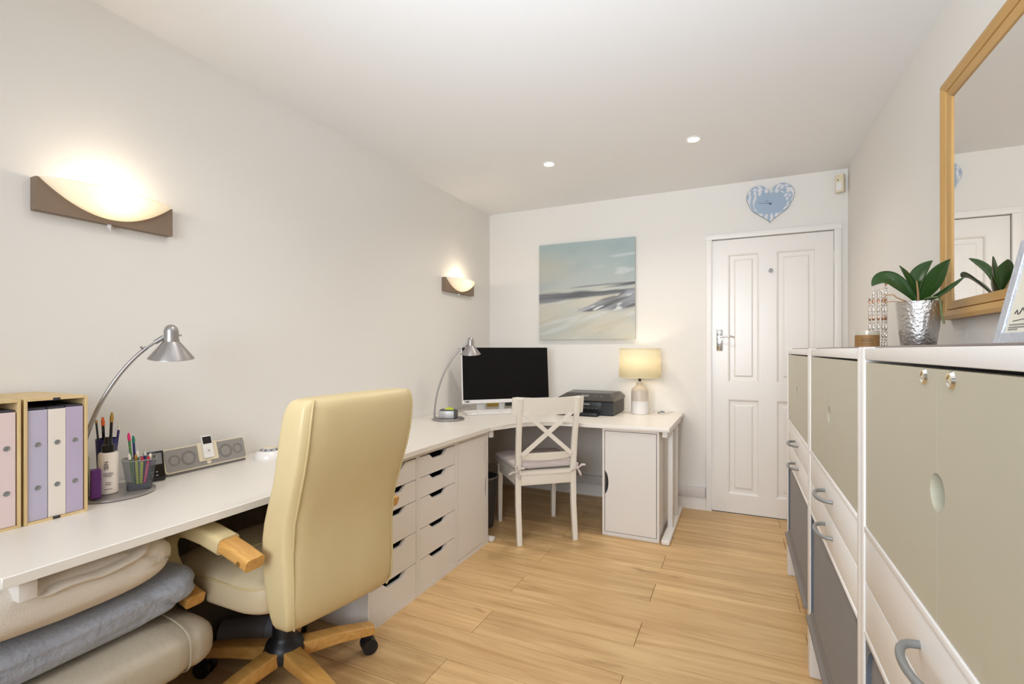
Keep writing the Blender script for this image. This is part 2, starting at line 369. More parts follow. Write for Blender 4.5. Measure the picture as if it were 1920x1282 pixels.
# door with four raised panels
dr = B(); YF = BACK + 0.004; YB = BACK + 0.042
xs = [DX0 + 0.001, -0.073, 0.130, 0.236, 0.476, DX1 - 0.001]; zs = [0.004, 0.138, 0.822, 0.945, 1.870, DZ]
dr.box(xs[0], YF, zs[0], xs[1], YB, zs[5]).box(xs[2], YF, zs[0], xs[3], YB, zs[5]).box(xs[4], YF, zs[0], xs[5], YB, zs[5])
for xa, xb in ((xs[1], xs[2]), (xs[3], xs[4])):
    for za, zb in ((zs[0], zs[1]), (zs[2], zs[3]), (zs[4], zs[5])): dr.box(xa, YF, za, xb, YB, zb)
door = struct(dr.go('door_1', 'gloss', smooth=0))
for xa, xb in ((xs[1], xs[2]), (xs[3], xs[4])):
    for za, zb in ((zs[1], zs[2]), (zs[3], zs[4])):
        p = B(); lv = [(0, 0.0), (0.008, 0.003), (0.014, 0.012), (0.040, 0.012), (0.050, 0.004)]
        loops = [[(xa + i, YF + d, za + i), (xb - i, YF + d, za + i), (xb - i, YF + d, zb - i), (xa + i, YF + d, zb - i)] for i, d in lv]
        for A, D in zip(loops, loops[1:]):
            for q in range(4):
                p.bm.faces.new([p.bm.verts.new(v) for v in (A[q], A[(q + 1) % 4], D[(q + 1) % 4], D[q])])
        p.bm.faces.new([p.bm.verts.new(v) for v in loops[-1]])
        bmesh.ops.remove_doubles(p.bm, verts=p.bm.verts, dist=1e-5)
        p.go('door_panel', 'gloss', door, smooth=0)
hp = B().box(-0.150, YF - 0.006, 1.172, -0.108, YF, 1.326, 0.003).box(-0.146, YF - 0.009, 1.178, -0.112, YF - 0.005, 1.320, 0.002)
hp.cyl((-0.129, YF - 0.008, 1.272), (-0.129, YF - 0.045, 1.272), 0.010)
h = hp.go('door_handle', 'chrome', door)
B().tube([(-0.129, YF - 0.042, 1.272), (-0.10, YF - 0.046, 1.277), (-0.06, YF - 0.046, 1.277), (-0.03, YF - 0.044, 1.270)], [0.009, 0.007, 0.006, 0.005]).go('lever', 'chrome', h)
B().tube([(-0.129, YF - 0.009, 1.205), (-0.129, YF - 0.012, 1.205)], 0.008).go('keyhole', 'greym', h)
kn = B().lathe([(0, -0.008), (0.012, -0.008), (0.013, 0), (0.008, 0.004), (0.008, 0.014), (0.013, 0.02), (0.012, 0.028), (0, 0.03)], seg=18).go('coat_knob', 'greym', door)
kn.location = (0.201, YF, 1.735); kn.rotation_euler = (PI / 2, 0, 0)
for z in (1.80, 0.25): B().cyl((DX1 + 0.002, YF - 0.006, z - 0.04), (DX1 + 0.002, YF - 0.006, z + 0.04), 0.006, seg=12).go('hinge', 'trim', door)

# downlights: two fittings, the other beams added out of view to flatten the light
def downlight(x, y, label):
    t = thing('ceiling_downlight', label, 'ceiling light', (x, y, CEIL), group='recessed ceiling downlights')
    B().lathe([(0.030, 0.0), (0.045, 0.0), (0.046, -0.003), (0.042, -0.006), (0.032, -0.004), (0.030, 0.0)], seg=32).go('trim_ring', 'trim', t)
    B().lathe([(0, -0.0022), (0.030, -0.0022), (0.030, -0.0005), (0, -0.0005)], seg=24).go('lamp', 'glow', t)
    return t
lab = ['small round recessed ceiling downlight above the desk, left one of the pair', 'small round recessed ceiling downlight near the door, right one of the pair']
for i, (x, y) in enumerate(DOWN_AND_FILL):
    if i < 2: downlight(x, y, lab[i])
    light('downlight_and_fill_beam', 'SPOT', (x, y, CEIL - 0.012), (30, 30, 15, 15, 4, 4)[i], (1.0, 0.94, 0.86), (0, 0, 0), spot_size=math.radians(150), spot_blend=1.0, shadow_soft_size=0.05)

# ================================================================= WALL LIGHTS
def sconce(y, z, L, label):
    t = thing('wall_light', label, 'wall light', (WL, y, z), group='bronze and frosted glass wall lights')
    h = L / 2; H2 = 0.104; D = 0.034; n = 24
    arcp = [(h * (1 - 2 * k / n) * 0.965, H2 * (1 - 0.86 * (1 - (1 - 2 * k / n) ** 2))) for k in range(n + 1)]
    b = B().prism([(-h, 0), (h, 0), (h, H2)] + arcp + [(-h, H2)], 'x', D - 0.008, D)
    b.box(0, -h, 0, D - 0.008, h, 0.004).box(0, -h, 0.004, D - 0.008, -h + 0.006, H2).box(0, h - 0.006, 0.004, D - 0.008, h, H2)
    b.go('back_plate', 'bronze', t, smooth=0)
    g = B()
    def f(u, v):
        s_ = 2 * u - 1; q = 1 - s_ * s_; a = v * PI / 2
        return Vector((D + 0.001 + 0.072 * q ** 0.75 * math.sin(a), s_ * h * 0.965, H2 + 0.002 - 0.86 * H2 * q * math.cos(a)))
    g.grid(f, 40, 12)
    go = g.go('glass_bowl', 'sglass', t); sd = go.modifiers.new('s', 'SOLIDIFY'); sd.thickness = 0.003; sd.offset = 0
    B().box(0.012, -0.004, -0.012, 0.026, 0.004, 0.002, 0.001).tube([(0.02, 0, -0.010), (0.02, 0.004, -0.020)], 0.002, 8).go('switch', 'wplast', t)
    B().ball((0.045, 0, H2 - 0.022), 0.011, sx=1, sy=2.4, sz=1).go('bulb', emis('halogen', (1, 0.8, 0.5, 1), 10), t)
    lt = light('wall_light_bulb', 'POINT', (WL + 0.050, y, z + H2 - 0.010), 1.5, (1.0, 0.86, 0.66), shadow_soft_size=0.012)
    return t
sconce(0.950, 1.617, 0.405, 'brown metal wall light with glowing frosted glass bowl above the file boxes and pens')
sconce(3.300, 1.621, 0.430, 'brown metal wall light with frosted glass bowl near the far corner above the monitor')

# ================================================================= DESK
DT, DB = 0.709, 0.685
dk = thing('desktop', 'long straight white desktop running along the left wall', 'desk', (0, 0, 0))
B().box(WL + 0.004, 0.462, DB, -1.368, 2.622, DT, 0.0015, 1).go('tabletop', 'top', dk)
def tleg(y, parent, xf, xfoot):
    g = B().box(-1.95, y - 0.016, 0.634, xf, y + 0.016, DB - 0.001, 0.002)
    g.go('support_bar', 'lam', parent)
    B().box(-1.70, y - 0.018, 0.03, -1.65, y + 0.018, 0.634, 0.003).go('leg', 'lam', parent)
    B().box(-1.95, y - 0.025, 0.0, xfoot, y + 0.025, 0.030, 0.006).go('foot', 'lam', parent)
tleg(0.515, dk, -1.40, -1.45); 
ck = thing('corner_desk', 'white curved corner desktop under monitor and printer, on a metal leg frame', 'desk', (0, 0, 0))
cp = [(WL + 0.004, 2.625), (-1.370, 2.625), (-1.345, 2.70), (-1.305, 2.80), (-1.250, 2.885), (-1.190, 2.943), (-1.12, 2.984), (-1.04, 3.008), (-0.95, 3.018), (-0.376, 3.022), (-0.376, BACK - 0.004), (WL + 0.004, BACK - 0.004)]
tp = B().prism(cp, 'z', DB, DT); bmesh.ops.bevel(tp.bm, geom=[e for e in tp.bm.edges if abs(e.verts[0].co.z - e.verts[1].co.z) < 1e-6], offset=0.0015, segments=1, affect='EDGES')
tp.go('tabletop', 'top', ck, smooth=30)
g = 2.668
B().box(-1.95, g - 0.014, 0.640, -1.375, g + 0.014, DB - 0.001, 0.002).go('support_bar', 'lam', ck)
B().box(-1.90, g - 0.014, 0.03, -1.86, g + 0.014, 0.64, 0.003).go('leg', 'lam', ck)
B().box(-1.95, g - 0.018, 0.0, -1.365, g + 0.018, 0.028, 0.006).go('foot', 'lam', ck)
gx = -0.402
B().box(gx - 0.018, 3.045, 0.650, gx + 0.012, 3.80, DB - 0.001, 0.002).go('support_bar', 'lam', ck)
for y in (3.29, 3.55): B().box(gx - 0.016, y - 0.022, 0.03, gx + 0.016, y + 0.022, 0.65, 0.003).go('leg', 'lam', ck)
B().box(gx - 0.026, 3.045, 0.0, gx + 0.026, 3.80, 0.032, 0.010).go('foot', 'lam', ck)

# drawer units and cupboards, local: front faces +x at x=0, y 0..W
def carcass(W, H, D, parent):
    b = B(); T = 0.014
    b.box(-D, 0, 0.0, 0, T, H, 0.001, 1).box(-D, W - T, 0.0, 0, W, H, 0.001, 1).box(-D, T, H - T, 0, W - T, H).box(-D, T, 0.0, 0, W - T, 0.022).box(-D, T, 0.02, -D + 0.006, W - T, H - T)
    b.go('carcass', 'lam', parent, smooth=0)
def drawers(W, H, parent):
    Z = [0.0235, 0.168, 0.316, 0.464, 0.563, 0.664]; T = 0.0162; c = W / 2
    for z0, z1 in zip(Z, Z[1:]):
        z1 -= 0.0034; dp = 0.026
        poly = [(T, z0), (W - T, z0), (W - T, z1), (c + 0.080, z1), (c + 0.048, z1 - dp), (c - 0.048, z1 - dp), (c - 0.080, z1), (T, z1)]
        d = B().prism(poly, 'x', -0.018, -0.002).go('drawer', 'lam', parent, smooth=0)
        B().box(-0.45, T + 0.01, z0 + 0.004, -0.03, W - T - 0.01, z1 - 0.03).go('drawer_box', 'black', d, smooth=0)
HC = 0.682
def unit(y, label, kind):
    t = thing('drawer_unit' if kind == 'd' else 'desk_cupboard', label, 'drawers' if kind == 'd' else 'cupboard', (-1.390, y, 0), group='white units under the desk')
    return t
u1 = unit(1.574, 'white five-drawer unit with cut-out handles directly behind the leather office chair', 'd'); carcass(0.346, HC, 0.56, u1); drawers(0.346, HC, u1)
u2 = dup(u1, (-1.390, 1.922, 0), label='white five-drawer unit with cut-out handles beside the tall cupboard door')
def cupboard(t, W, H, D, notch_hi, zc):
    carcass(W, H, D, t); T = 0.0175; z0, z1 = 0.0255, H - 0.0178; hh = 0.075; dp = 0.022
    arc = [(math.sin(PI * k / 10) ** 0.6 * dp, zc - hh + 2 * hh * k / 10) for k in range(11)]
    if notch_hi: poly = [(T, z0), (W - T, z0)] + [(W - T - a, z) for a, z in arc] + [(W - T, z1), (T, z1)]
    else: poly = [(T, z0), (W - T, z0), (W - T, z1), (T, z1)] + [(T + a, z) for a, z in reversed(arc)]
    B().prism(poly, 'x', -0.018, -0.001).go('door', 'lam', t, smooth=0)
c1 = unit(2.270, 'white cupboard with plain door at the curved end of the desk run', 'c'); cupboard(c1, 0.366, HC, 0.56, True, 0.345)
c2 = thing('desk_cupboard', 'white cupboard with dark finger notch under the right end of the corner desk', 'cupboard', (-0.793, 3.068, 0), -PI / 2, group='white units under the desk')
cupboard(c2, 0.352, HC - 0.003, 0.56, False, 0.335)

# ================================================================= RIGHT CABINETS (front x = .23, facing -x)
XF = 0.230; XB = WR - 0.018; TOPZ = 1.182
YS = [2.95, 2.07, 1.235, 0.385]
clab = ['white cabinet with beige double doors and two drawers, farthest of the three by the door',
        'white cabinet with beige double doors and grey roller shutter, middle of the three',
        'white cabinet with beige doors and two round chrome locks, nearest of the three']
for i in range(3):
    y1, y0 = YS[i], YS[i + 1]; W = y1 - y0 - 0.002; T = 0.028
    t = thing('storage_cabinet', clab[i], 'cabinet', (XF, y0, 0), group='row of white cabinets along the right wall')
    D = XB - XF
    for a in (0, W - T): B().box(0, a, 0, D, a + T, TOPZ + 0.002, 0.004).go('side_panel', 'cwhite', t)
    B().box(0.002, T, TOPZ - 0.024, D, W - T, TOPZ, 0.002).go('top_panel', 'cwhite', t)
    B().box(0.020, T, TOPZ, D, W - T, TOPZ + 0.0035, 0.001).go('top_layer', 'ctop', t)  # thin dark grey layer, draws a dark line along the cabinet top
    B().box(D - 0.008, T, 0.2, D, W - T, TOPZ - 0.02).go('back_panel', 'cwhite', t, smooth=0)
    B().box(0.001, T, 0.806, D - 0.01, W - T, 0.820, 0.003).box(0.001, T, 0.594, D - 0.01, W - T, 0.606, 0.003).box(0.004, T, 0.205, D - 0.01, W - T, 0.222).go('shelf', 'cwhite', t)
    zc = 0.992; R = 0.025; c = W / 2
    for sgn in (-1, 1):
        e = c + sgn * 0.0012; far = T + 0.002 if sgn < 0 else W - T - 0.002
        arcp = [(e + sgn * R * math.cos(a), zc + R * math.sin(a)) for a in [PI / 2 - PI * k / 14 for k in range(15)]]
        poly = [(far, 0.822), (far, TOPZ - 0.029), (e, TOPZ - 0.029)] + arcp + [(e, 0.822)]
        d = B().prism(poly, 'x', 0.004, 0.022).go('door', 'beige', t, smooth=0)
        if i == 2:
            k_ = B().lathe([(0, 0.0022), (0.006, 0.0022), (0.007, 0.0034), (0.0095, 0.0034), (0.0115, 0)], seg=24).box(-0.0012, -0.005, 0.002, 0.0012, 0.005, 0.0030).go('lock', 'chrome', d)
            k_.location = (0.004, c + sgn * 0.048, 1.141); k_.rotation_euler = (0, -PI / 2, 0); k_['label'] = 'round chrome lock'
    B().box(0.024, c - 0.05, zc - 0.05, 0.028, c + 0.05, zc + 0.05).go('finger_cup', mat('grey_green_cup', C8(150, 156, 146), 0.5, bump=0.01), t, smooth=0)
    for z0, z1 in ((0.7075, 0.805), (0.6075, 0.7045)):
        d = B().box(0.003, T + 0.002, z0, 0.021, W - T - 0.002, z1, 0.002).go('drawer', 'cwhite', t)
        zz = (z0 + z1) / 2 + 0.002
        pts = [(0.003 - 0.034 * math.sin(PI * k / 12) ** 0.7, c - 0.065 * math.cos(PI * k / 12), zz) for k in range(13)]
        B().tube(pts, 0.0058, 10).go('handle', 'greym', d)
    # roller shutter of horizontal slats in a slate track with curved corners
    ZT, ZB = 0.592, 0.222; r = 0.06
    out = [(T, ZB), (W - T, ZB), (W - T, ZT), (T, ZT)]
    for s_ in (0, 1):
        tk = B(); a_ = T if s_ == 0 else W - T - 0.012; tk.box(0.004, a_, ZB, 0.020, a_ + 0.012, ZT)
        cy = (T + 0.012 + r) if s_ == 0 else (W - T - 0.012 - r); ey = (T + 0.012) if s_ == 0 else (W - T - 0.012); q = -1 if s_ == 0 else 1
        poly = [(ey, ZT)] + [(cy + q * r * math.cos(a), ZT - r + r * math.sin(a)) for a in [PI / 2 * kk / 8 for kk in range(9)]][::-1]
        tk.prism(poly, 'x', 0.004, 0.020)
        tk.go('shutter_track', 'tedge', t, smooth=0)
    sl = B(); n = 34; hh = (ZT - ZB - 0.02) / n
    for q in range(n):
        z0 = ZB + 0.02 + q * hh
        poly = [(0.020, z0), (0.012, z0 + 0.001), (0.0095, z0 + hh / 2), (0.012, z0 + hh - 0.001), (0.020, z0 + hh)]
        lo = [sl.bm.verts.new((a, T + 0.008, b)) for a, b in poly]; hi = [sl.bm.verts.new((a, W - T - 0.008, b)) for a, b in poly]
        for e in range(4): sl.bm.faces.new((lo[e], lo[e + 1], hi[e + 1], hi[e]))
    so = sl.go('shutter_slats', 'tamb', t, smooth=0); so['kind'] = 'stuff'
    B().prism([(-0.012, ZB - 0.006), (0.022, ZB - 0.006), (0.022, ZB + 0.022), (0.006, ZB + 0.022), (0.0, ZB + 0.006), (-0.012, ZB + 0.004)], 'y', T + 0.004, W - T - 0.004).go('shutter_pull', 'tamb', t, smooth=0)

# ================================================================= MIRROR
mr = thing('wall_mirror', 'large wall mirror in a honey pine frame on the right wall', 'mirror', (WR, 0, 0))
MY0, MY1, MZ0, MZ1 = 1.02, 2.13, 1.279, 2.075; FW = 0.060; FD = 0.030
def frame_rail(side):
    b = B()
    prof = [(0, 0), (0, -FD), (0.012, -FD - 0.002), (0.030, -FD + 0.006), (0.032, -FD + 0.014), (0.034, -FD + 0.008), (FW, -FD + 0.012), (FW, 0)]
    def P(o, d, end):
        if side == 'top': y = (MY0 + o) if end == 0 else (MY1 - o); return (d, y, MZ1 - o)
        if side == 'bottom': y = (MY0 + o) if end == 0 else (MY1 - o); return (d, y, MZ0 + o)
        if side == 'far': z = (MZ0 + o) if end == 0 else (MZ1 - o); return (d, MY1 - o, z)
        z = (MZ0 + o) if end == 0 else (MZ1 - o); return (d, MY0 + o, z)
    b.loft([[P(o, d, 0) for o, d in prof], [P(o, d, 1) for o, d in prof]])
    b.go('frame_rail', 'piney' if side in ('top', 'bottom') else 'pine', mr, smooth=0)
for s_ in ('top', 'bottom', 'far', 'near'): frame_rail(s_)
B().box(-0.014, MY0 + 0.05, MZ0 + 0.05, -0.010, MY1 - 0.05, MZ1 - 0.05).go('mirror_glass', 'mirror', mr, smooth=0)

# ================================================================= PAINTING
def painting():
    x0, x1, z0, z1, yf = -1.532, -0.731, 1.264, 2.059, BACK - 0.032
    t = thing('seascape_canvas', 'square unframed canvas of a pale blue-grey seascape above the monitor', 'painting', (0, 0, 0))
    B().box(x0, yf + 0.001, z0, x1, BACK - 0.001, z1, 0.002, 1).go('canvas', mat('canvas_edge', C8(196, 198, 190), 0.8, bump=0.2, bscale=300), t, smooth=0)
    n = 150; b = B(); b.grid(lambda u, v: Vector((x0 + u * (x1 - x0), yf, z0 + v * (z1 - z0))), n, n)
    o = b.go('painted_surface', 'paint', t, smooth=0); me = o.data
    L = me.color_attributes.new('paint', 'FLOAT_COLOR', 'POINT')
    lin = lambda c: Vector(C8(*c)[:3]); mix = lambda a, b_, f: a.lerp(b_, max(0.0, min(1.0, f)))
    ss = lambda a, b_, x: (lambda q: q * q * (3 - 2 * q))(max(0.0, min(1.0, (x - a) / (b_ - a))))
    sky1, sky2, sky3 = lin((176, 192, 190)), lin((190, 194, 188)), lin((166, 182, 184)); sand, sand2 = lin((212, 206, 190)), lin((196, 198, 188))
    dk1, dk2, wht = lin((80, 82, 88)), lin((126, 128, 134)), lin((222, 224, 224))
    for i, vtx in enumerate(me.vertices):
        u = (vtx.co.x - x0) / (x1 - x0); v = (vtx.co.z - z0) / (z1 - z0)
        nz = lambda sx, sy, sh=0.0, s=0: noise.noise(Vector((u * sx + s, (v - sh * u) * sy, s * 3.1)))
        hor = 0.51 + 0.055 * u
        if v > hor - 0.02:
            c = mix(sky2, sky1, ss(0.5, 1.0, v) + 0.5 * nz(2, 3, 0, 1)); c = mix(c, sky3, 0.5 * ss(0, 0.5, nz(3, 7, 0.1, 5)) + 0.2 * u)
            c = mix(c, lin((196, 192, 178)), 0.8 * ss(0.25, 0.0, abs(v - 0.75)) * ss(0.6, 0.0, u))
            c = mix(c, wht, 0.5 * ss(0.25, 0.55, nz(4, 26, 0.05, 9)) * ss(0.5, 0.9, u))
            c = mix(sand2, c, ss(hor - 0.02, hor + 0.02, v))
        else:
            c = mix(sand, sand2, 0.5 + 0.9 * nz(2.2, 9, 0.22, 2)); c = mix(c, lin((178, 190, 192)), ss(0.1, 0.5, nz(2, 6, 0.3, 12)) * 0.7)
            c = mix(c, wht, 0.45 * ss(0.1, 0.5, nz(3, 22, 0.3, 4)))
            c = mix(c, lin((200, 188, 164)), 0.4 * ss(0.2, 0.5, nz(3, 16, 0.35, 8)))
        # dark sea band
        bc = 0.435 + 0.045 * u; bw = 0.055 * (1 - u) + 0.018
        f = ss(bw, bw * 0.45, abs(v - bc) + 0.012 * nz(6, 24, 0.05, 3)); c = mix(c, mix(dk1, dk2, 0.5 + nz(2, 40, 0.04, 6)), 0.92 * f)
        l2 = 0.50 + 0.05 * math.sin(u * 1.6); f = ss(0.012, 0.003, abs(v - l2 - 0.004)) * ss(0.25, 0.5, u); c = mix(c, dk2, 0.8 * f)
        l3 = 0.44 + 0.11 * u; f = ss(0.022, 0.004, abs(v - l3)) * ss(0.6, 0.95, u); c = mix(c, dk1, 0.9 * f)
        # diagonal surf band to the right
        dc = 0.27 + 0.19 * (u - 0.3); dw = 0.02 + 0.10 * ss(0.3, 1.0, u)
        f = ss(dw, dw * 0.5, abs(v - dc) + 0.02 * nz(5, 14, 0.4, 7)) * ss(0.32, 0.5, u)
        cc = mix(dk2, lin((170, 172, 180)), 0.5 + 1.3 * nz(4, 30, 0.25, 11)); cc = mix(cc, dk1, ss(0.05, 0.4, nz(3, 22, 0.25, 15))); cc = mix(cc, wht, ss(0.28, 0.45, nz(9, 40, 0.25, 21)))
        c = mix(c, cc, 0.9 * f)
        L.data[i].color = (c.x * 0.86, c.y * 0.86, c.z * 0.86, 1)
painting()

# ================================================================= HEART CLOCK
def clock():
    t = thing('heart_clock', 'heart-shaped wall clock in blue and white stripes above the door', 'clock', (0.196, BACK, 2.19)); 
    def hp(a):
        x, y = 16 * math.sin(a) ** 3, 13 * math.cos(a) - 5 * math.cos(2 * a) - 2 * math.cos(3 * a) - math.cos(4 * a)
        f = max(0.0, (-y - 2) / 15); return (x * (1 + 0.22 * math.sin(min(1, f) * PI)) , y + 2.0 * f ** 3 if y < 0 else y)
    N = 56; S = 0.149 / 16; Sz = 0.144 / 14.4
    ring = lambda s, y: [Vector((hp(-2 * PI * k / N)[0] * S * s, y, (hp(-2 * PI * k / N)[1] + 2.6) * Sz * s - 0.0)) for k in range(N)]
    B().loft([ring(1, -0.001), ring(1, -0.014), ring(0.985, -0.017)]).go('body', mat('clock_edge', C8(150, 154, 160), 0.6, bump=0.02), t)
    b = B(); rs = [ring(s, -0.0175) for s in [0.985 * q / 26 for q in range(26, 0, -1)]]
    b.loft(rs, cap=False); b.bm.faces.new([b.bm.verts.new(v) for v in rs[-1]]); bmesh.ops.remove_doubles(b.bm, verts=b.bm.verts, dist=1e-6); o = b.go('face', 'clockp', t, smooth=0)
    L = o.data.color_attributes.new('paint', 'FLOAT_COLOR', 'POINT')
    for i, v in enumerate(o.data.vertices):
        x, z = v.co.x, v.co.z; r = max(abs(x) / 0.149, 0)
        rr = math.hypot(x / 0.10, (z - 0.012) / 0.075)
        st = math.sin((x + 0.012 * noise.noise(Vector((x * 20, z * 20, 1)))) * 2 * PI / 0.034) > 0.25
        col = C8(158, 176, 196)
        if rr > 1.0 and (st if x < 0.06 else noise.noise(Vector((x * 60, z * 60, 4))) > 0.05): col = C8(226, 222, 222)
        L.data[i].color = col
    h = B().lathe([(0, 0), (0.006, 0), (0.006, 0.004), (0, 0.005)], seg=16).go('hub', 'ink', t); h.location = (0.003, -0.0185, 0.008); h.rotation_euler = (PI / 2, 0, 0)
    B().bar((0.003, -0.0195, 0.008), (-0.072, -0.0195, 0.022), 0.002, 0.001).go('minute_hand', 'ink', t)
    B().bar((0.003, -0.0205, 0.008), (-0.030, -0.0205, 0.036), 0.003, 0.001).go('hour_hand', 'ink', t)
clock()
sn = thing('motion_sensor', 'small cream motion sensor box high in the corner right of the heart clock', 'sensor', (0.605, BACK - 0.03, 2.276), math.radians(-30))
B().prism(rrect(0, 0, 0.050, 0.036, 0.009, 4), 'z', -0.058, 0.058).go('housing', 'plast', sn)
B().box(-0.016, -0.0195, -0.045, 0.016, -0.0175, 0.005, 0.0005, 1).go('lens', 'wplast', sn)
B().cyl((-0.006, -0.018, 0.022), (-0.006, -0.0195, 0.022), 0.004, seg=12).go('indicator', 'ink', sn)

# ================================================================= OFFICE CHAIR
def office_chair():
    t = thing('office_chair', 'high-backed cream leather office chair with honey wood arms and five-star base', 'chair', (-1.476, 1.237, 0))
    ox, oy = 0.0, 0.0
    # star base
    hub = B().lathe([(0, 0.075), (0.050, 0.075), (0.066, 0.085), (0.070, 0.115), (0.060, 0.140), (0.046, 0.150), (0.040, 0.165), (0.040, 0.300), (0.050, 0.31), (0, 0.31)], seg=28)
    hub.box(-0.12, -0.10, 0.310, 0.12, 0.10, 0.350, 0.008); hub.go('hub', 'black', t)
    for a in (56.7, 128.7, 200.7, 272.7, 344.7):
        a = math.radians(a); d = Vector((math.cos(a), math.sin(a), 0))
        lg = B(); p0 = d * 0.055; p1 = d * 0.315; n = Vector((-d.y, d.x, 0))
        loops = []
        for s_, zt, hgt, wd in ((0.058, 0.128, 0.050, 0.031), (0.19, 0.122, 0.042, 0.029), (0.30, 0.108, 0.036, 0.027), (0.318, 0.102, 0.030, 0.022)):
            c = d * s_; loops.append([c + n * yy + Vector((0, 0, zt + zz)) for yy, zz in rrect(0, -hgt / 2, wd * 2, hgt, 0.007, 3)])
        L = lg.loft(loops).go('base_leg', 'beech', t)
        cs = B(); c = d * 0.30
        for q in (-1, 1): cs.cyl(c + n * q * 0.005 + Vector((0, 0, 0.029)), c + n * q * 0.026 + Vector((0, 0, 0.029)), 0.029, seg=20)
        cs.cyl(c + Vector((0, 0, 0.03)), c + Vector((0, 0, 0.085)), 0.009, seg=10); cs.box(c.x - 0.012, c.y - 0.012, 0.03, c.x + 0.012, c.y + 0.012, 0.062, 0.005)
        cs.go('castor', 'black', L)
    # seat
    def fn(q):
        q = q.copy(); u = (q.x + 0.0) ; 
        q.z += 0.006 * noise.noise(q * 9)
        if q.z > 0.44 : q.z += 0.012 * math.cos(q.y / 0.26 * PI / 2)
        return q
    st = B().superell(-0.265, -0.262, 0.368, 0.225, 0.262, 0.492, 0.42, 0.28, 64, 24, fn).go('seat', 'seatl_shaded', t, 70)
    def rim_pt(th, ph):
        p = lambda v, e: math.copysign(abs(v) ** e, v)
        q = fn(Vector((-0.02 + 0.245 * p(math.cos(th), .42) * p(math.cos(ph), .28), 0.262 * p(math.cos(th), .42) * p(math.sin(ph), .28), 0.43 + 0.062 * p(math.sin(th), .42))))
        return q
    B().tube([rim_pt(0.24, 2 * PI * k / 120) for k in range(121)], 0.0032, 8, cap=False).go('seat_piping', 'stitch', st)
    B().tube([rim_pt(0.30 + (PI - 0.60) * k / 30, -PI / 2 - 0.02) for k in range(31)], 0.0022, 8).go('seat_seam', 'stitch', st)
    if 0: B().tube([(-0.04, -0.25 + 0.5 * k / 10, 0.4925 + 0.0105 * math.cos((k / 10 - .5) * PI) + (0.0 if 0 < k < 10 else -0.012)) for k in range(11)], 0.003, 8).go('seat_seam', 'stitch', st)
    # backrest loft, from bottom up: (z, x_rear, x_front, halfwidth)
    S = [(0.322, 0.262, 0.235, 0.205), (0.330, 0.288, 0.215, 0.228), (0.36, 0.302, 0.208, 0.240), (0.45, 0.306, 0.184, 0.244), (0.56, 0.302, 0.176, 0.244), (0.66, 0.312, 0.190, 0.246), (0.75, 0.338, 0.228, 0.252),
         (0.83, 0.362, 0.252, 0.257), (0.90, 0.378, 0.266, 0.259), (0.97, 0.386, 0.278, 0.257), (1.015, 0.386, 0.290, 0.250), (1.034, 0.378, 0.305, 0.238), (1.040, 0.362, 0.320, 0.22)]
    loops = []
    for k, (z, xr, xf, hw) in enumerate(S):
        lp = []
        base = rrect(0, 0, 2.0, 2.0, 0.32, 5)
        base2 = []
        for i in range(len(base)):
            p, q = Vector(base[i]), Vector(base[(i + 1) % len(base)]); base2.append(p)
            m_ = 6 if (p - q).length > 0.5 else 1
            for e in range(1, m_): base2.append(p.lerp(q, e / m_))
        for a, c in base2:
            y = c * hw; bulge = 0.010 * (1 - c * c) * (1 if a > 0 else 0.8)
            x = (xr + xf) / 2 + a * ((xr - xf) / 2 + bulge)
            wv = 0.004 * noise.noise(Vector((x * 8, y * 11, z * 9))) + 0.004 * noise.noise(Vector((y * 14 + z * 10, z * 5, 7))) * max(0, 1 - abs(z - 0.45) / 0.25) + 0.010 * noise.noise(Vector((y * 6 + 3, z * 4, 1))) * max(0, 1 - abs(z - 0.5) / 0.3)
            zz = z + (0.004 * noise.noise(Vector((y * 20, 0, 5))) if k < 2 else 0)
            lp.append((x + wv, y, zz - 0.022 * (y / 0.25) * (1 if z < 0.5 else max(0, (0.8 - z) / 0.3)) ))
        loops.append(lp)
    bk = B().loft(loops).go('backrest', 'leather', t, 180, sub=1)
    for sg in (-1, 1):
        pts = []
        for z, xr, xf, hw in S[1:-1]:
            pts.append(((xr + xf) / 2 + 0.906 * ((xr - xf) / 2 + 0.0018) + 0.0005, sg * (0.908 * hw), z - 0.022 * sg * (hw / 0.25) * (1 if z < 0.5 else max(0, (0.8 - z) / 0.3))))
        B().tube(pts, 0.0034, 8).go('back_piping', 'stitch', bk)
    # arms
    for sg in (-1, 1):
        path = [(0.245, 0.578), (0.19, 0.597), (0.13, 0.613), (0.05, 0.630), (-0.03, 0.638), (-0.10, 0.630), (-0.155, 0.602), (-0.180, 0.560), (-0.172, 0.515), (-0.14, 0.472), (-0.09, 0.438), (-0.02, 0.418)]
        yc = sg * 0.303
        def sect(i, hw, ht):
            x, z = path[i]; a = path[max(i - 1, 0)]; b = path[min(i + 1, len(path) - 1)]
            tx, tz = b[0] - a[0], b[1] - a[1]; l_ = math.hypot(tx, tz); nx, nz_ = -tz / l_, tx / l_
            return [(x + nx * q, yc + p, z + nz_ * q) for p, q in rrect(0, 0, hw * 2, ht * 2, min(hw, ht) * 0.55, 4)]
        ar = B().loft([sect(i, 0.029, 0.019) for i in range(len(path))]).go('armrest', 'beech', t, 50)
        B().loft([sect(i, 0.033, 0.0255) for i in range(2, 10)]).go('arm_pad', 'leather', ar, 50)
        sc = B().lathe([(0, 0.0), (0.007, 0.0), (0.007, 0.002), (0.004, 0.003), (0, 0.0025)], seg=14).go('bolt', 'gold', ar); sc.location = (0.215, yc + sg * 0.029, 0.583); sc.rotation_euler = (PI / 2 * (1 if sg < 0 else -1), 0, 0)
        B().bar((-0.06, yc, 0.420), (-0.06, yc - sg * 0.08, 0.385), 0.05, 0.02).go('arm_bracket', 'black', ar)
office_chair()

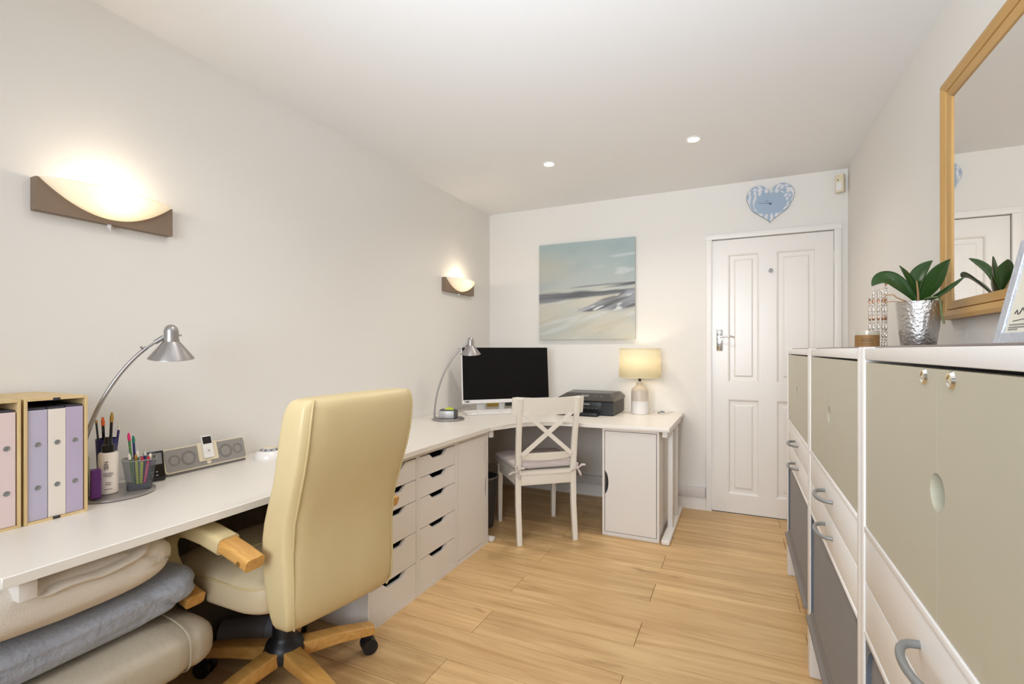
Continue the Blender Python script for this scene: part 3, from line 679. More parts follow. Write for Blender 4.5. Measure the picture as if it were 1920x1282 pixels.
# ================================================================= WHITE CROSS-BACK CHAIR
def cross_chair():
    rl, rr_ = Vector((-1.217, 2.711)), Vector((-0.967, 2.921)); flt, frt = Vector((-1.482, 3.029)), Vector((-1.194, 3.259))
    c = (rl + rr_ + flt + frt) / 4
    wdir = (rr_ - rl).normalized(); ang = math.atan2(wdir.y, wdir.x)
    t = thing('wooden_chair', 'off-white painted wooden chair with crossed back bars tucked at the corner desk', 'chair', (c.x, c.y, 0), ang)
    R = Matrix.Rotation(-ang, 2)
    L = lambda p: R @ (p - c)
    a, b, cf, df = L(rl), L(rr_), L(flt), L(frt)     # local: x = width, y = towards seat front
    ps = [(a, -1), (b, 1)]
    hs = 0.435
    posts = []
    for p, s_ in ps:
        x = 0.180 * s_; y = (a.y + b.y) / 2
        pts = [(x, y - 0.030, 0), (x, y + 0.0, 0.22), (x, y + 0.006, 0.44), (x * 1.01, y - 0.012, 0.62), (x * 1.03, y - 0.062, 0.885)]
        lg = B(); secs = [[Vector(q) + Vector((u, v, 0)) for u, v in rrect(0, 0, w_, 0.030, 0.005, 2)] for q, w_ in zip(pts, (0.031, 0.034, 0.036, 0.034, 0.031))]
        lg.loft(secs).go('rear_leg', 'wmat', t, 40); posts.append(pts)
    yb = (a.y + b.y) / 2; yf = (cf.y + df.y) / 2
    for s_ in (-1, 1):
        B().loft([[(0.195 * s_ + u, yf + v, z) for u, v in rrect(0, 0, w_, w_, 0.004, 2)] for z, w_ in ((0, 0.026), (0.40, 0.036))]).go('front_leg', 'wmat', t)
    B().box(-0.17, yb - 0.008, 0.350, 0.17, yb + 0.012, 0.415, 0.002).go('apron', 'wmat', t)
    B().box(-0.18, yf - 0.008, 0.350, 0.18, yf + 0.012, 0.415, 0.002).go('apron', 'wmat', t)
    for s_ in (-1, 1): B().bar((0.182 * s_, yb, 0.3825), (0.197 * s_, yf, 0.3825), 0.020, 0.065).go('apron', 'wmat', t)
    B().prism([(-0.175, yb - 0.016), (0.175, yb - 0.016), (0.222, yf + 0.03), (-0.222, yf + 0.03)], 'z', 0.415, hs).go('seat', 'wmat', t)
    # rails: curved
    def rail(z0, z1, hw, sag, thick, yoff0, yoff1, ears=False):
        b = B(); n = 16; loops = []
        for k in range(n + 1):
            s_ = -1 + 2 * k / n; x = s_ * hw; bow = -sag * (1 - s_ * s_)
            zz1 = z1 - (0.0 if not ears else -0.010 * s_ * s_ ); zz0 = z0 + (0.012 * s_ * s_ if not ears else 0)
            if ears and abs(s_) > 0.97: zz1 -= 0.006; zz0 += 0.006
            loops.append([(x, yb + yoff0 + bow - thick / 2, zz0), (x, yb + yoff1 + bow - thick / 2, zz1), (x, yb + yoff1 + bow + thick / 2, zz1), (x, yb + yoff0 + bow + thick / 2, zz0)])
        return b.loft(loops)
    rail(0.785, 0.888, 0.228, 0.022, 0.018, -0.028, -0.048, True).go('top_rail', 'wmat', t, 40)
    rail(0.500, 0.545, 0.166, 0.012, 0.018, 0.004, -0.001).go('lower_rail', 'wmat', t, 40)
    for s_ in (-1, 1):
        B().bar((-0.160 * s_, yb - 0.018 + 0.003 * s_, 0.535), (0.148 * s_, yb - 0.052 + 0.003 * s_, 0.795), 0.026, 0.012, up=(0, 1, 0)).go('cross_bar', 'wmat', t)
    # cushion
    cu = thing('seat_cushion', 'pale linen seat cushion tied to the white cross-back chair', 'cushion', (c.x, c.y, hs), ang)
    B().superell(-0.20, yb + 0.012, 0.001, 0.20, yf + 0.03, 0.052, 0.5, 0.25, 56, 16, lambda q: q + Vector((q.x * 0.5 * (q.y - yb), 0, 0.004 * noise.noise(q * 14)))).go('pad', 'cush', cu, 70)
    for s_ in (-1, 1):
        x = s_ * 0.198; y = yb - 0.022
        tb = B()
        tb.tube([(x * 0.86, yb + 0.03, 0.03), (x, yb - 0.01, 0.012), (x, y - 0.004, 0.006)], 0.006, 8, flat=0.5)
        for dx, dz, q in ((0.05, 0.02, 1), (-0.05, -0.012, 1), (0.020, -0.045, 1), (-0.012, 0.035, 0.6)):
            tb.tube([(x, y - 0.004, 0.006), (x + dx * 0.5, y - 0.014, 0.006 + dz * 0.7 + 0.008), (x + dx, y - 0.012, 0.006 + dz)], [0.004, 0.008, 0.006], 8, flat=0.5)
        tb.ball((x, y - 0.006, 0.006), 0.009); tb.go('tie', 'cush', cu)
cross_chair()

# ================================================================= MONITOR, KEYBOARD
def monitor():
    Lp, Rp = Vector((-1.878, 3.140)), Vector((-1.378, 3.638)); c = (Lp + Rp) / 2; d = (Rp - Lp); W = d.length; ang = math.atan2(d.y, d.x)
    t = thing('computer_monitor', 'large flat computer monitor with black screen and white bezel on the corner desk', 'monitor', (c.x, c.y, DT), ang)
    z0, z1 = 0.066, 0.492
    R = Matrix.Rotation(math.radians(-5), 4, 'X'); piv = Matrix.Translation((0, 0, 0.3)) @ R @ Matrix.Translation((0, 0, -0.3))
    def put(b, n, m, sm=40): o = b.go(n, m, t, sm); o.data.transform(piv); return o
    put(B().box(-W / 2, 0, z0, W / 2, 0.028, z1, 0.003), 'bezel', 'wplast')
    put(B().box(-W / 2 + 0.006, -0.0015, z0 + 0.028, W / 2 - 0.003, 0.002, z1 - 0.003), 'screen', 'screen', 0)
    put(B().box(-W / 2 + 0.012, -0.001, z0 + 0.008, -W / 2 + 0.060, 0.002, z0 + 0.022).box(-0.2, 0.02, 0.12, 0.2, 0.06, 0.42, 0.01), 'badge', 'silverp')
    put(B().box(-W / 2 + 0.030, -0.002, z0 + 0.010, -W / 2 + 0.046, 0.001, z0 + 0.020), 'control_button', 'ink', 0)
    B().box(-0.225, 0.040, 0.006, -0.155, 0.062, 0.20, 0.008).go('stand_leg', 'wplast', t); B().box(-0.045, 0.040, 0.006, 0.0, 0.062, 0.20, 0.008).go('stand_leg', 'wplast', t); B().box(-0.225, 0.045, 0.18, 0.06, 0.075, 0.30, 0.008).go('stand_bracket', 'wplast', t)
    B().prism(rrect(-0.10, 0.08, 0.28, 0.12, 0.02), 'z', 0, 0.008).go('stand_base', 'wplast', t)
    k = thing('keyboard', 'slim white computer keyboard in front of the monitor', 'keyboard', (-1.685, 3.19, DT), ang)
    KW, KD = 0.40, 0.135; c0 = Vector((-1.76, 3.02)); nd = Vector((math.cos(ang), math.sin(ang))); nn = Vector((-nd.y, nd.x))
    ctr = c0 + nd * KW / 2 + nn * KD / 2; k.location = (ctr.x, ctr.y, DT)
    B().prism([(-KD / 2, 0.002), (-KD / 2, 0.009), (KD / 2, 0.018), (KD / 2, 0.002)], 'x', -KW / 2, KW / 2).go('case', 'wplast', k, smooth=0)
    # keys
    me = None; rows = 5; colsn = 16; kw = (KW - 0.02) / colsn; kd = (KD - 0.02) / rows
    for r in range(rows):
        for q in range(colsn):
            if r == 0 and 4 <= q <= 9: continue
            if me is None:
                o = B().box(-kw / 2 + 0.0015, -kd / 2 + 0.0015, 0, kw / 2 - 0.0015, kd / 2 - 0.0015, 0.005, 0.001, 1).go('key', 'wplast', k, smooth=0); me = o.data
            else:
                o = bpy.data.objects.new('key', me); C.objects.link(o); o.parent = k
            y = -KD / 2 + 0.01 + kd * (r + 0.5); o.location = (-KW / 2 + 0.01 + kw * (q + 0.5), y, 0.009 + 0.009 * (y + KD / 2) / KD + 0.0003); o.rotation_euler = (math.atan(0.009 / KD), 0, 0)
    o = B().box(-3 * kw + 0.0015, -kd / 2 + 0.0015, 0, 3 * kw - 0.0015, kd / 2 - 0.0015, 0.005, 0.001, 1).go('space_bar', 'wplast', k, smooth=0); o.location = (-KW / 2 + 0.01 + kw * 7, -KD / 2 + 0.01 + kd / 2, 0.0105)
monitor()
tag(B().box(-0.055, -0.02, 0, 0.055, 0.02, 0.062, 0.003).box(-0.045, -0.0205, 0.012, 0.045, -0.0195, 0.03).go('snack_packet', 'yel'), 'small yellow patterned packet seen beneath the monitor', 'packet'); o = bpy.data.objects['snack_packet']; o.location = (-1.870, 3.640, DT); o.rotation_euler = (0, 0, math.radians(35))
pc = thing('pen_pot', 'dark ribbed pot standing behind the monitor right of the yellow packet', 'pot', (-1.765, 3.730, DT))
B().lathe([(0, 0.0), (0.034, 0), (0.038, 0.082), (0.036, 0.084), (0.033, 0.006), (0, 0.006)], seg=24).go('pot', 'mesh', pc); B().lathe([(0.0385, 0.070), (0.0395, 0.070), (0.0395, 0.084), (0.0385, 0.084)], seg=24).go('rim', 'ink', pc)

# ================================================================= PRINTER
def printer():
    t = thing('printer', 'black inkjet printer with output tray on the corner desk beside the table lamp', 'printer', (-1.235, 3.415, DT))
    W, D, H = 0.435, 0.36, 0.150
    B().prism([(0.0, 0.006), (0.0, 0.040), (-0.0, 0.095), (0.020, 0.105), (D, 0.105), (D, 0.006)], 'x', 0.01, W - 0.005).go('body', 'black', t, smooth=0)
    b = B(); b.loft([[(0, -0.002, 0.100), (W, -0.002, 0.100), (W, D, 0.100), (0, D, 0.100)], [(-0.004, -0.004, 0.108), (W + 0.002, -0.004, 0.108), (W + 0.002, D, 0.118), (-0.004, D, 0.118)], [(0.055, 0.11, 0.150), (W - 0.055, 0.11, 0.150), (W - 0.03, D - 0.02, 0.152), (0.03, D - 0.02, 0.152)]])
    b.go('lid', mat('printer_lid', C8(54, 48, 46), 0.3, bump=0.02), t, smooth=0)
    B().box(0.025, -0.003, 0.030, W - 0.09, 0.002, 0.095, 0.001).go('front_panel', 'black', t)
    g = B()
    for k in range(9): g.box(0.06 + k * 0.03, -0.005, 0.050, 0.078 + k * 0.03, -0.001, 0.053)
    g.go('vent', 'greym', t, smooth=0)
    B().box(0.04, -0.085, 0.004, W - 0.10, 0.002, 0.014, 0.002).box(0.04, -0.087, 0.004, W - 0.10, -0.080, 0.026, 0.003).go('output_tray', 'black', t)
    s = B().obox((0.13 + 0.08, 0.052, 0.1315), (0.060, 0.040, 0.003), Matrix.Rotation(math.atan2(0.042, 0.114), 4, 'X'), 0.001).go('display', mat('display_grey', C8(120, 116, 114), 0.2, bump=0.005), t)
    for q in (0.29, 0.33): B().obox((q, 0.055, 0.1315), (0.014, 0.010, 0.003), Matrix.Rotation(math.atan2(0.042, 0.114), 4, 'X'), 0.001).go('button', 'greym', t)
    text('Canon', 0.020, face_mx((0.235, -0.0045, 0.074), 0, -1), 'pale_ink', t)
printer()

# ================================================================= TABLE LAMP
tl = thing('table_lamp', 'small lit table lamp with cream drum shade and two-tone ceramic bottle base', 'lamp', (-0.664, 3.655, DT))
B().lathe([(0, 0), (0.058, 0), (0.062, 0.004), (0.062, 0.094), (0.0622, 0.096)], seg=40).go('base_lower', 'ceram', tl)
B().lathe([(0.0622, 0.096), (0.062, 0.165), (0.054, 0.186), (0.030, 0.204), (0.024, 0.216), (0.024, 0.226), (0.028, 0.230), (0.028, 0.236), (0.0, 0.238)], seg=40).go('base_upper', 'sand', tl)
B().cyl((0, 0, 0.236), (0, 0, 0.262), 0.010).cyl((0, 0, 0.262), (0, 0, 0.31), 0.014).go('lamp_holder', 'ink', tl)
B().ball((0, 0, 0.36), 0.024).go('bulb', emis('lamp_bulb', (1, 0.84, 0.6, 1), 8), tl)
s = B().lathe([(0.150, 0.270), (0.1455, 0.478)], seg=56).go('lamp_shade', 'shade', tl); sd = s.modifiers.new('s', 'SOLIDIFY'); sd.thickness = 0.002
B().lathe([(0.1512, 0.268), (0.1512, 0.274), (0.1495, 0.274), (0.1495, 0.268), (0.1512, 0.268)], seg=56).go('shade_rim', 'shade', s); B().lathe([(0.1466, 0.474), (0.1466, 0.480), (0.1450, 0.480), (0.1450, 0.474), (0.1466, 0.474)], seg=56).go('shade_rim', 'shade', s)
light('table_lamp_bulb', 'POINT', (-0.664, 3.655, DT + 0.365), 2.2, (1.0, 0.85, 0.63), shadow_soft_size=0.03)
cb = thing('power_cable', 'white cable with a small black adapter behind the table lamp', 'cable', (0, 0, DT))
B().tube([(-0.60, 3.72, 0.004), (-0.57, 3.76, 0.010), (-0.545, 3.74, 0.016), (-0.52, 3.70, 0.006), (-0.50, 3.72, 0.006), (-0.47, 3.80, 0.005), (-0.45, 3.845, 0.005)], 0.004, 8).go('cord', 'wplast', cb)
B().box(-0.545, 3.735, 0, -0.50, 3.765, 0.012, 0.003).go('adapter', 'black', cb)

# ================================================================= DESK LAMPS
def desk_lamp(loc, ang, label):
    """local +x is the direction the arm leans; base disc at origin"""
    t = thing('desk_lamp', label, 'lamp', (loc[0], loc[1], DT), ang, group='silver arc desk lamps')
    B().lathe([(0, 0), (0.104, 0), (0.108, 0.003), (0.108, 0.008), (0.100, 0.014), (0, 0.016)], seg=48).go('base', 'steel', t)
    B().cyl((-0.094, 0, 0.012), (-0.094, 0, 0.05), 0.007, seg=12).go('arm_socket', 'steel', t)
    pts = []
    P = [(-0.094, 0.045), (-0.089, 0.10), (-0.078, 0.165), (-0.059, 0.235), (-0.031, 0.310), (0.007, 0.382), (0.048, 0.440), (0.083, 0.478)]
    sm = []
    for i in range(len(P) - 1):
        a, b, c, d = [Vector(P[max(0, min(len(P) - 1, i + q))]) for q in (-1, 0, 1, 2)]
        for q in range(5):
            u = q / 5; v = 0.5 * ((2 * b) + (c - a) * u + (2 * a - 5 * b + 4 * c - d) * u * u + (3 * b - a - 3 * c + d) * u ** 3); sm.append((v.x, 0, v.y))
    sm.append((P[-1][0], 0, P[-1][1]))
    B().tube(sm, 0.0062, 12).go('arm', 'steel', t)
    B().tube([(0.070, 0, 0.466), (0.106, 0, 0.495), (0.128, 0, 0.512)], 0.004, 10).tube([(0.104, 0, 0.494), (0.130, 0, 0.513)], [0.0075, 0.0085], 12).tube([(0.072, -0.004, 0.472), (0.068, -0.012, 0.480)], 0.003, 8).go('upper_arm', 'steel', t)
    hd = B().lathe([(0, 0.058), (0.010, 0.056), (0.018, 0.048), (0.0215, 0.036), (0.0215, 0.012), (0.023, 0.008), (0.023, 0)], seg=28).tube([(0.021, 0, 0.022), (0.030, 0, 0.022)], 0.003, 8).go('lamp_head', 'steel', t)
    hd.location = (0.150, 0, 0.498); hd.rotation_euler = (math.radians(9), 0, 0)
    sh = B().lathe([(0.023, 0.002), (0.067, -0.056), (0.0675, -0.058), (0.064, -0.0575), (0.021, 0.0)], seg=40).go('lamp_shade', 'steel', hd)
    return t
desk_lamp((-1.84, 0.89), math.radians(58), 'silver arc desk lamp with cone shade rising behind the file boxes')
desk_lamp((-1.775, 2.792), math.radians(25), 'silver arc desk lamp with cone shade in front of the black monitor')
bx = thing('tape_dispenser', 'small grey box-shaped gadget with yellow-green top on the lamp base by the monitor', 'desk gadget', (-1.768, 2.775, DT + 0.016), math.radians(20))
B().box(-0.058, -0.038, 0, 0.050, 0.038, 0.050, 0.006).go('body', 'silverp', bx); B().box(0.048, -0.036, 0.002, 0.062, 0.036, 0.048, 0.003).box(-0.05, -0.034, 0.050, 0.05, 0.034, 0.055, 0.002).go('dark_side', 'mesh', bx)
B().prism([(-0.02, 0.055), (0.04, 0.055), (0.025, 0.068), (0.0, 0.070)], 'y', -0.022, 0.018).go('note_pad', 'lime', bx)

# ================================================================= FILE BOXES AND BINDERS
def filebox(y0, y1, label):
    t = thing('file_box', label, 'box', (-1.720, y0, DT), group='pale wooden file boxes')
    W = y1 - y0; D = 0.285; H = 0.338; T = 0.007
    B().box(-D, 0, 0, 0, T, H, 0.001, 1).go('side_panel', 'ply', t); B().box(-D, W - T, 0, 0, W, H, 0.001, 1).go('side_panel', 'ply', t)
    B().box(-D, T, H - T, 0, W - T, H).go('top_panel', 'ply', t, smooth=0); B().box(-D, T, 0, 0, W - T, T).go('base_panel', 'ply', t, smooth=0); B().box(-D, T, T, -D + 0.004, W - T, H - T).go('back_panel', 'ply', t, smooth=0)
    B().box(-0.003, W / 2 - 0.010, H - T - 0.001, 0.0008, W / 2 + 0.006, H - 0.001).box(-0.003, W / 2 - 0.010, 0.001, 0.0008, W / 2 + 0.006, T + 0.001).go('clip', 'ink', t, smooth=0)
    return t
filebox(0.4795, 0.6185, 'pale wooden file box at the left edge holding the pink binder'); filebox(0.6245, 0.7640, 'pale wooden file box holding lilac and cream binders, beside the desk lamp')
def binder(y, wd, m, label, dz=0.0):
    t = thing('ring_binder', label, 'binder', (-1.724, y, DT + 0.0075), group='binders in the file boxes')
    H = 0.298 + dz
    b = B().box(-0.003, 0, 0, 0, wd, H, 0.001, 1).box(-0.265, 0, 0, -0.002, 0.002, H).box(-0.265, wd - 0.002, 0, -0.002, wd, H); b.go('cover', m, t, smooth=0)
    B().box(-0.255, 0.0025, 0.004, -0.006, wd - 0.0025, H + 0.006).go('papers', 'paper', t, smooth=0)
    for z in (0.088, 0.205):
        r = B().lathe([(0.0038, 0.0), (0.0055, 0.0012), (0.007, 0.0)], seg=18).lathe([(0, 0.0004), (0.004, 0.0004)], seg=12).go('rivet', 'greym', t); r.location = (0.0005, wd * 0.5, z); r.rotation_euler = (0, PI / 2, 0)
binder(0.5735, 0.0355, 'ppk', 'pale pink ring binder at the right of the left file box')
binder(0.6325, 0.0415, 'ppl', 'pale lilac ring binder, first in the right-hand file box'); binder(0.6755, 0.0390, 'pcr', 'cream ring binder between the two lilac ones'); binder(0.7155, 0.0390, 'ppl2', 'deeper lilac ring binder next to the desk lamp', 0.002)

# ================================================================= THINGS ON THE LEFT LAMP BASE
ZB_ = DT + 0.0158
bt = thing('toiletry_bottle', 'white cylindrical bottle with black cap on the lamp base', 'bottle', (-1.812, 0.858, ZB_))
B().lathe([(0, 0), (0.022, 0), (0.0255, 0.004), (0.0255, 0.124), (0.022, 0.130), (0, 0.131)], seg=32).go('bottle', 'pcr', bt)
B().lathe([(0.017, 0.131), (0.017, 0.152), (0.011, 0.157), (0.010, 0.178), (0, 0.179)], seg=24).go('cap', 'gblack', bt)
vx, vy = 1.812, -0.858; l_ = math.hypot(vx, vy); vx /= l_; vy /= l_
def curve_text(txt, size, z, parent, r, m='ink'):
    a = math.atan2(vy, vx) + 0.15
    text(txt, size, face_mx((r * math.cos(a), r * math.sin(a), z), math.cos(a), math.sin(a)) , m, parent, ext=0.0003)
mtx = face_mx((0.0262 * vx, 0.0262 * vy, 0.092), vx, vy)
text('SEN', 0.015, mtx @ Matrix.Rotation(PI / 2, 4, 'Z'), 'ink', bt)
for q, z in enumerate((0.068, 0.063, 0.058, 0.038, 0.032, 0.018)):
    hw = (0.012, 0.013, 0.008, 0.006, 0.007, 0.010)[q]; nx, ny = -vy, vx
    B().bar((0.0262 * vx - nx * hw, 0.0262 * vy - ny * hw, z), (0.0262 * vx + nx * hw, 0.0262 * vy + ny * hw, z), 0.0008, 0.0012).go('fine_print', 'ink', bt, smooth=0)
tag(B().box(-0.018, -0.012, 0, 0.018, 0.012, 0.086, 0.002).box(0.0178, -0.004, 0.030, 0.0184, 0.004, 0.048).go('purple_carton', 'purple'), 'small upright purple carton left of the white bottle', 'box'); o = bpy.data.objects['purple_carton']; o.location = (-1.792, 0.815, ZB_); o.rotation_euler = (0, 0, math.radians(-20))
gb = thing('clear_jar', 'cloudy jar with yellow-green contents beside the file box', 'jar', (-1.845, 0.797, ZB_))
B().lathe([(0, 0), (0.022, 0), (0.024, 0.01), (0.024, 0.118), (0.016, 0.130), (0, 0.131)], seg=24).go('jar', mat('cloudy_jar', C8(168, 172, 130), 0.3, var=0.3, vscale=30, bump=0.02), gb); B().lathe([(0.010, 0.13), (0.010, 0.144), (0, 0.145)], seg=16).go('lid', 'teal', gb)
# tall navy cup with pens behind the bottle
cu = thing('pencil_cup', 'navy blue pencil cup standing behind the white bottle', 'cup', (-1.868, 0.880, ZB_))
B().lathe([(0, 0), (0.022, 0), (0.029, 0.165), (0.0275, 0.165), (0.021, 0.004), (0, 0.004)], seg=24).go('cup', 'navy', cu)
def pen(base, top, r, body, tip, label, cat='pen', tl_=0.018, dots=None):
    base = Vector(base); top = Vector(top); d = (top - base).normalized(); t = thing('pencil', label, cat, base, 0, group='pens and pencils on the lamp base')
    v = top - base
    B().cyl((0, 0, 0), v, r, seg=8).go('barrel', body, t)
    B().tube([v, v + d * tl_ * 0.5, v + d * tl_], [r * 1.15, r * 1.3, r * 0.6], 8).go('tip', tip, t)
    if dots:
        b = B()
        for k in range(7): b.ball(v * (0.12 + 0.12 * k) + Vector((r * 0.75, -r * 0.5, 0)), 0.0013, 6)
        b.go('dot_pattern', dots, t)
cb0 = Vector((-1.868, 0.880, ZB_ + 0.005))
for dx, dy, h_, r, bm_, tm, lb, tl_ in ((-0.010, -0.012, 0.222, 0.003, 'ink', 'gold', 'thin black pen, leftmost in the navy cup', 0.010), (-0.004, -0.004, 0.212, 0.0042, 'gblack', 'orange', 'dark pencil with bright orange end in the navy cup', 0.028),
        (0.004, 0.006, 0.222, 0.0042, 'gblack', 'gold', 'dark pencil with gold end, tallest in the navy cup', 0.032), (0.012, 0.014, 0.196, 0.0036, 'navy', 'pcr', 'navy pen with pale end in the navy cup', 0.014)):
    pen(cb0 + Vector((dx * 0.6, dy * 0.6, 0)), cb0 + Vector((dx * 1.7, dy * 1.7, h_ - 0.01)), r, bm_, tm, lb, tl_=tl_)
# wire-mesh basket
wb = thing('mesh_pen_basket', 'grey mesh pen basket full of patterned pencils on lamp base', 'pen holder', (-1.795, 0.938, ZB_), math.radians(-28))
hb, ht, H_ = 0.026, 0.036, 0.094
ls = lambda s, z: [(x * s, y * s * 1.25, z) for x, y in rrect(0, 0, 2, 2, 0.3, 3)]
wm = bpy.data.materials.new('wire_mesh'); wm.use_nodes = True; nt = wm.node_tree; bs = nt.nodes['Principled BSDF']; bs.inputs['Base Color'].default_value = C8(110, 112, 118); bs.inputs['Metallic'].default_value = 0.6; bs.inputs['Roughness'].default_value = 0.4; bs.inputs['Alpha'].default_value = 0.42
B().loft([ls(hb, 0.002), ls(ht, H_)], cap=False).go('mesh_wall', wm, wb); B().loft([ls(hb, 0.0), ls(hb, 0.014)]).go('base_tray', 'mesh', wb)
rm = [Vector(p) for p in ls(ht, H_)]; B().tube(rm + [rm[0]], 0.0018, 6).go('rim', 'greym', wb)
bb = Vector((-1.795, 0.938, ZB_ + 0.015)); rz = Matrix.Rotation(math.radians(-28), 3, 'Z')
spec = [(-0.012, -0.024, 0.150, 'green', 'pink', 'green spotted pencil with a bright pink end at the basket\'s left corner', 'lime', 0.026), (-0.020, -0.014, 0.140, 'navy', 'teal', 'dark pencil with a round green end behind the pink-tipped one', None, 0.024),
        (0.014, -0.022, 0.092, 'green', 'pcr', 'green spotted pencil with sharpened point, left in the basket', 'lime', 0.02), (0.016, -0.008, 0.088, 'lime', 'gold', 'yellow-green patterned pencil with gold end in basket front', 'navy', 0.02),
        (0.0, -0.004, 0.094, 'green', 'pcr', 'green pencil with broad pale end in the basket middle', 'lime', 0.022), (0.014, 0.006, 0.082, 'lime', 'red', 'yellow-green pencil with a dark red end in the basket', 'green', 0.016),
        (-0.006, 0.012, 0.096, 'navy', 'chrome', 'navy pen with silver click end in the basket', None, 0.02), (0.016, 0.020, 0.080, 'pink', 'red', 'pink spotted pencil with a red end, right front of basket', 'pcr', 0.018),
        (0.002, 0.024, 0.086, 'purple', 'pcr', 'purple pencil with pale point, right in the basket', 'pink', 0.018), (-0.014, 0.026, 0.084, 'purple', 'gold', 'purple pen with gold end at the right rear of basket', None, 0.014)]
for x, y, h_, bm_, tm, lb, dt, tl_ in spec:
    p0 = bb + rz @ Vector((x * 0.55, y * 0.65, 0)); p1 = bb + rz @ Vector((x * 1.05, y * 1.12, h_ - 0.01)); pen(p0, p1, 0.0036, bm_, tm, lb, tl_=tl_, dots=dt)
ph = thing('desk_calculator', 'black handheld calculator leaning upright between basket and speaker dock', 'calculator', (-1.882, 1.034, DT + 0.002), math.radians(-12))
Rl = Matrix.Rotation(math.radians(-14), 4, 'Y')
for b, n, m in ((B().box(-0.006, -0.030, 0, 0.006, 0.030, 0.105, 0.002), 'body', 'gblack'), (B().box(0.0055, -0.023, 0.058, 0.0068, 0.023, 0.098, 0.0003, 1), 'display', 'greym'), (B().box(0.0055, -0.012, 0.018, 0.0068, -0.006, 0.022).box(0.0055, -0.012, 0.030, 0.0068, -0.006, 0.034).box(0.0055, 0.002, 0.018, 0.0068, 0.008, 0.022).box(0.0055, 0.002, 0.030, 0.0068, 0.008, 0.034), 'buttons', 'blueg')):
    o = b.go(n, m, ph); o.data.transform(Rl)

# ================================================================= SPEAKER DOCK
sp = thing('speaker_dock', 'long cream and grey speaker dock by the left wall', 'speaker', (-1.905, 1.245, DT), math.radians(1.0))
W2 = 0.165; H2 = 0.092; Rl = Matrix.Rotation(math.radians(-16), 4, 'Y')
def put(b, n, m, sm=40, par=None): o = b.go(n, m, par or sp, sm); o.data.transform(Matrix.Translation((0, 0, 0.011)) @ Rl); return o
put(B().prism(rrect(0, H2 / 2, 2 * W2, H2, 0.012), 'x', -0.036, 0.0), 'housing', 'plast')
put(B().prism(rrect(0, H2 / 2, 2 * W2 - 0.010, H2 - 0.010, 0.009), 'x', -0.002, 0.002), 'grille', 'grill')
for y, r in ((-0.128, 0.021), (-0.075, 0.028), (0.075, 0.028), (0.128, 0.021)):
    sc = [(0.002, 0)]
    o = B().lathe([(r, 0.0), (r, 0.001), (r * 0.72, 0.001), (r * 0.68, 0.0)], seg=32).go('driver_ring', 'grilld', sp); o.data.transform(Matrix.Translation((0, 0, 0.011)) @ Rl @ Matrix.Translation((0.002, y, H2 / 2)) @ Matrix.Rotation(PI / 2, 4, 'Y'))
put(B().prism(rrect(0, H2 / 2 + 0.012, 0.078, H2 - 0.018, 0.006), 'x', -0.001, 0.006), 'dock_plate', 'plast')
o = B().lathe([(0, 0.002), (0.008, 0.001), (0.009, 0)], seg=20).go('power_button', 'plast', sp); o.data.transform(Matrix.Translation((0, 0, 0.011)) @ Rl @ Matrix.Translation((0.002, 0, 0.016)) @ Matrix.Rotation(PI / 2, 4, 'Y'))
ip = thing('music_player', 'small white music player with a click wheel in the speaker dock', 'music player', (-1.905, 1.245, DT), math.radians(1.0))
def put2(b, n, m, sm=40): o = b.go(n, m, ip, sm); o.data.transform(Matrix.Translation((0.0, 0, 0.011)) @ Rl); return o
put2(B().prism(rrect(-0.002, 0.075, 0.040, 0.088, 0.005), 'x', 0.0065, 0.0135), 'body', 'wplast'); put2(B().box(0.0133, -0.019, 0.086, 0.0143, 0.015, 0.114), 'screen', 'gblack', 0)
for r0, r1, x_, m_, n_ in ((0, 0.0135, 0.0136, 'ceram', 'click_wheel'), (0, 0.005, 0.0146, 'silverp', 'wheel_button')):
    o = B().lathe([(0, 0.0008), (r1, 0.0008), (r1, 0)], seg=28).go(n_, m_, ip); o.data.transform(Matrix.Translation((0, 0, 0.011)) @ Rl @ Matrix.Translation((x_, -0.002, 0.058)) @ Matrix.Rotation(PI / 2, 4, 'Y'))
B().box(-0.045, -W2 + 0.004, 0.0, -0.004, W2 - 0.004, 0.016, 0.003).go('foot', 'grilld', sp)
rd = thing('round_clock_radio', 'low round white gadget with a silver control ring beside the speaker dock', 'clock radio', (-1.845, 1.470, DT))
B().lathe([(0, 0), (0.060, 0), (0.062, 0.006), (0.057, 0.024), (0.046, 0.036)], seg=40).go('body', 'ceram', rd); B().lathe([(0.0462, 0.0358), (0.026, 0.046)], seg=40).go('control_ring', 'silverp', rd); B().lathe([(0.026, 0.046), (0.024, 0.049), (0, 0.050)], seg=32).go('top_pad', 'plast', rd)
for a in range(5):
    an = math.radians(-100 + a * 36); o = B().ball((0.037 * math.cos(an), 0.037 * math.sin(an), 0.0415), 0.0045, 10, sz=0.5).go('button', 'mesh', rd)

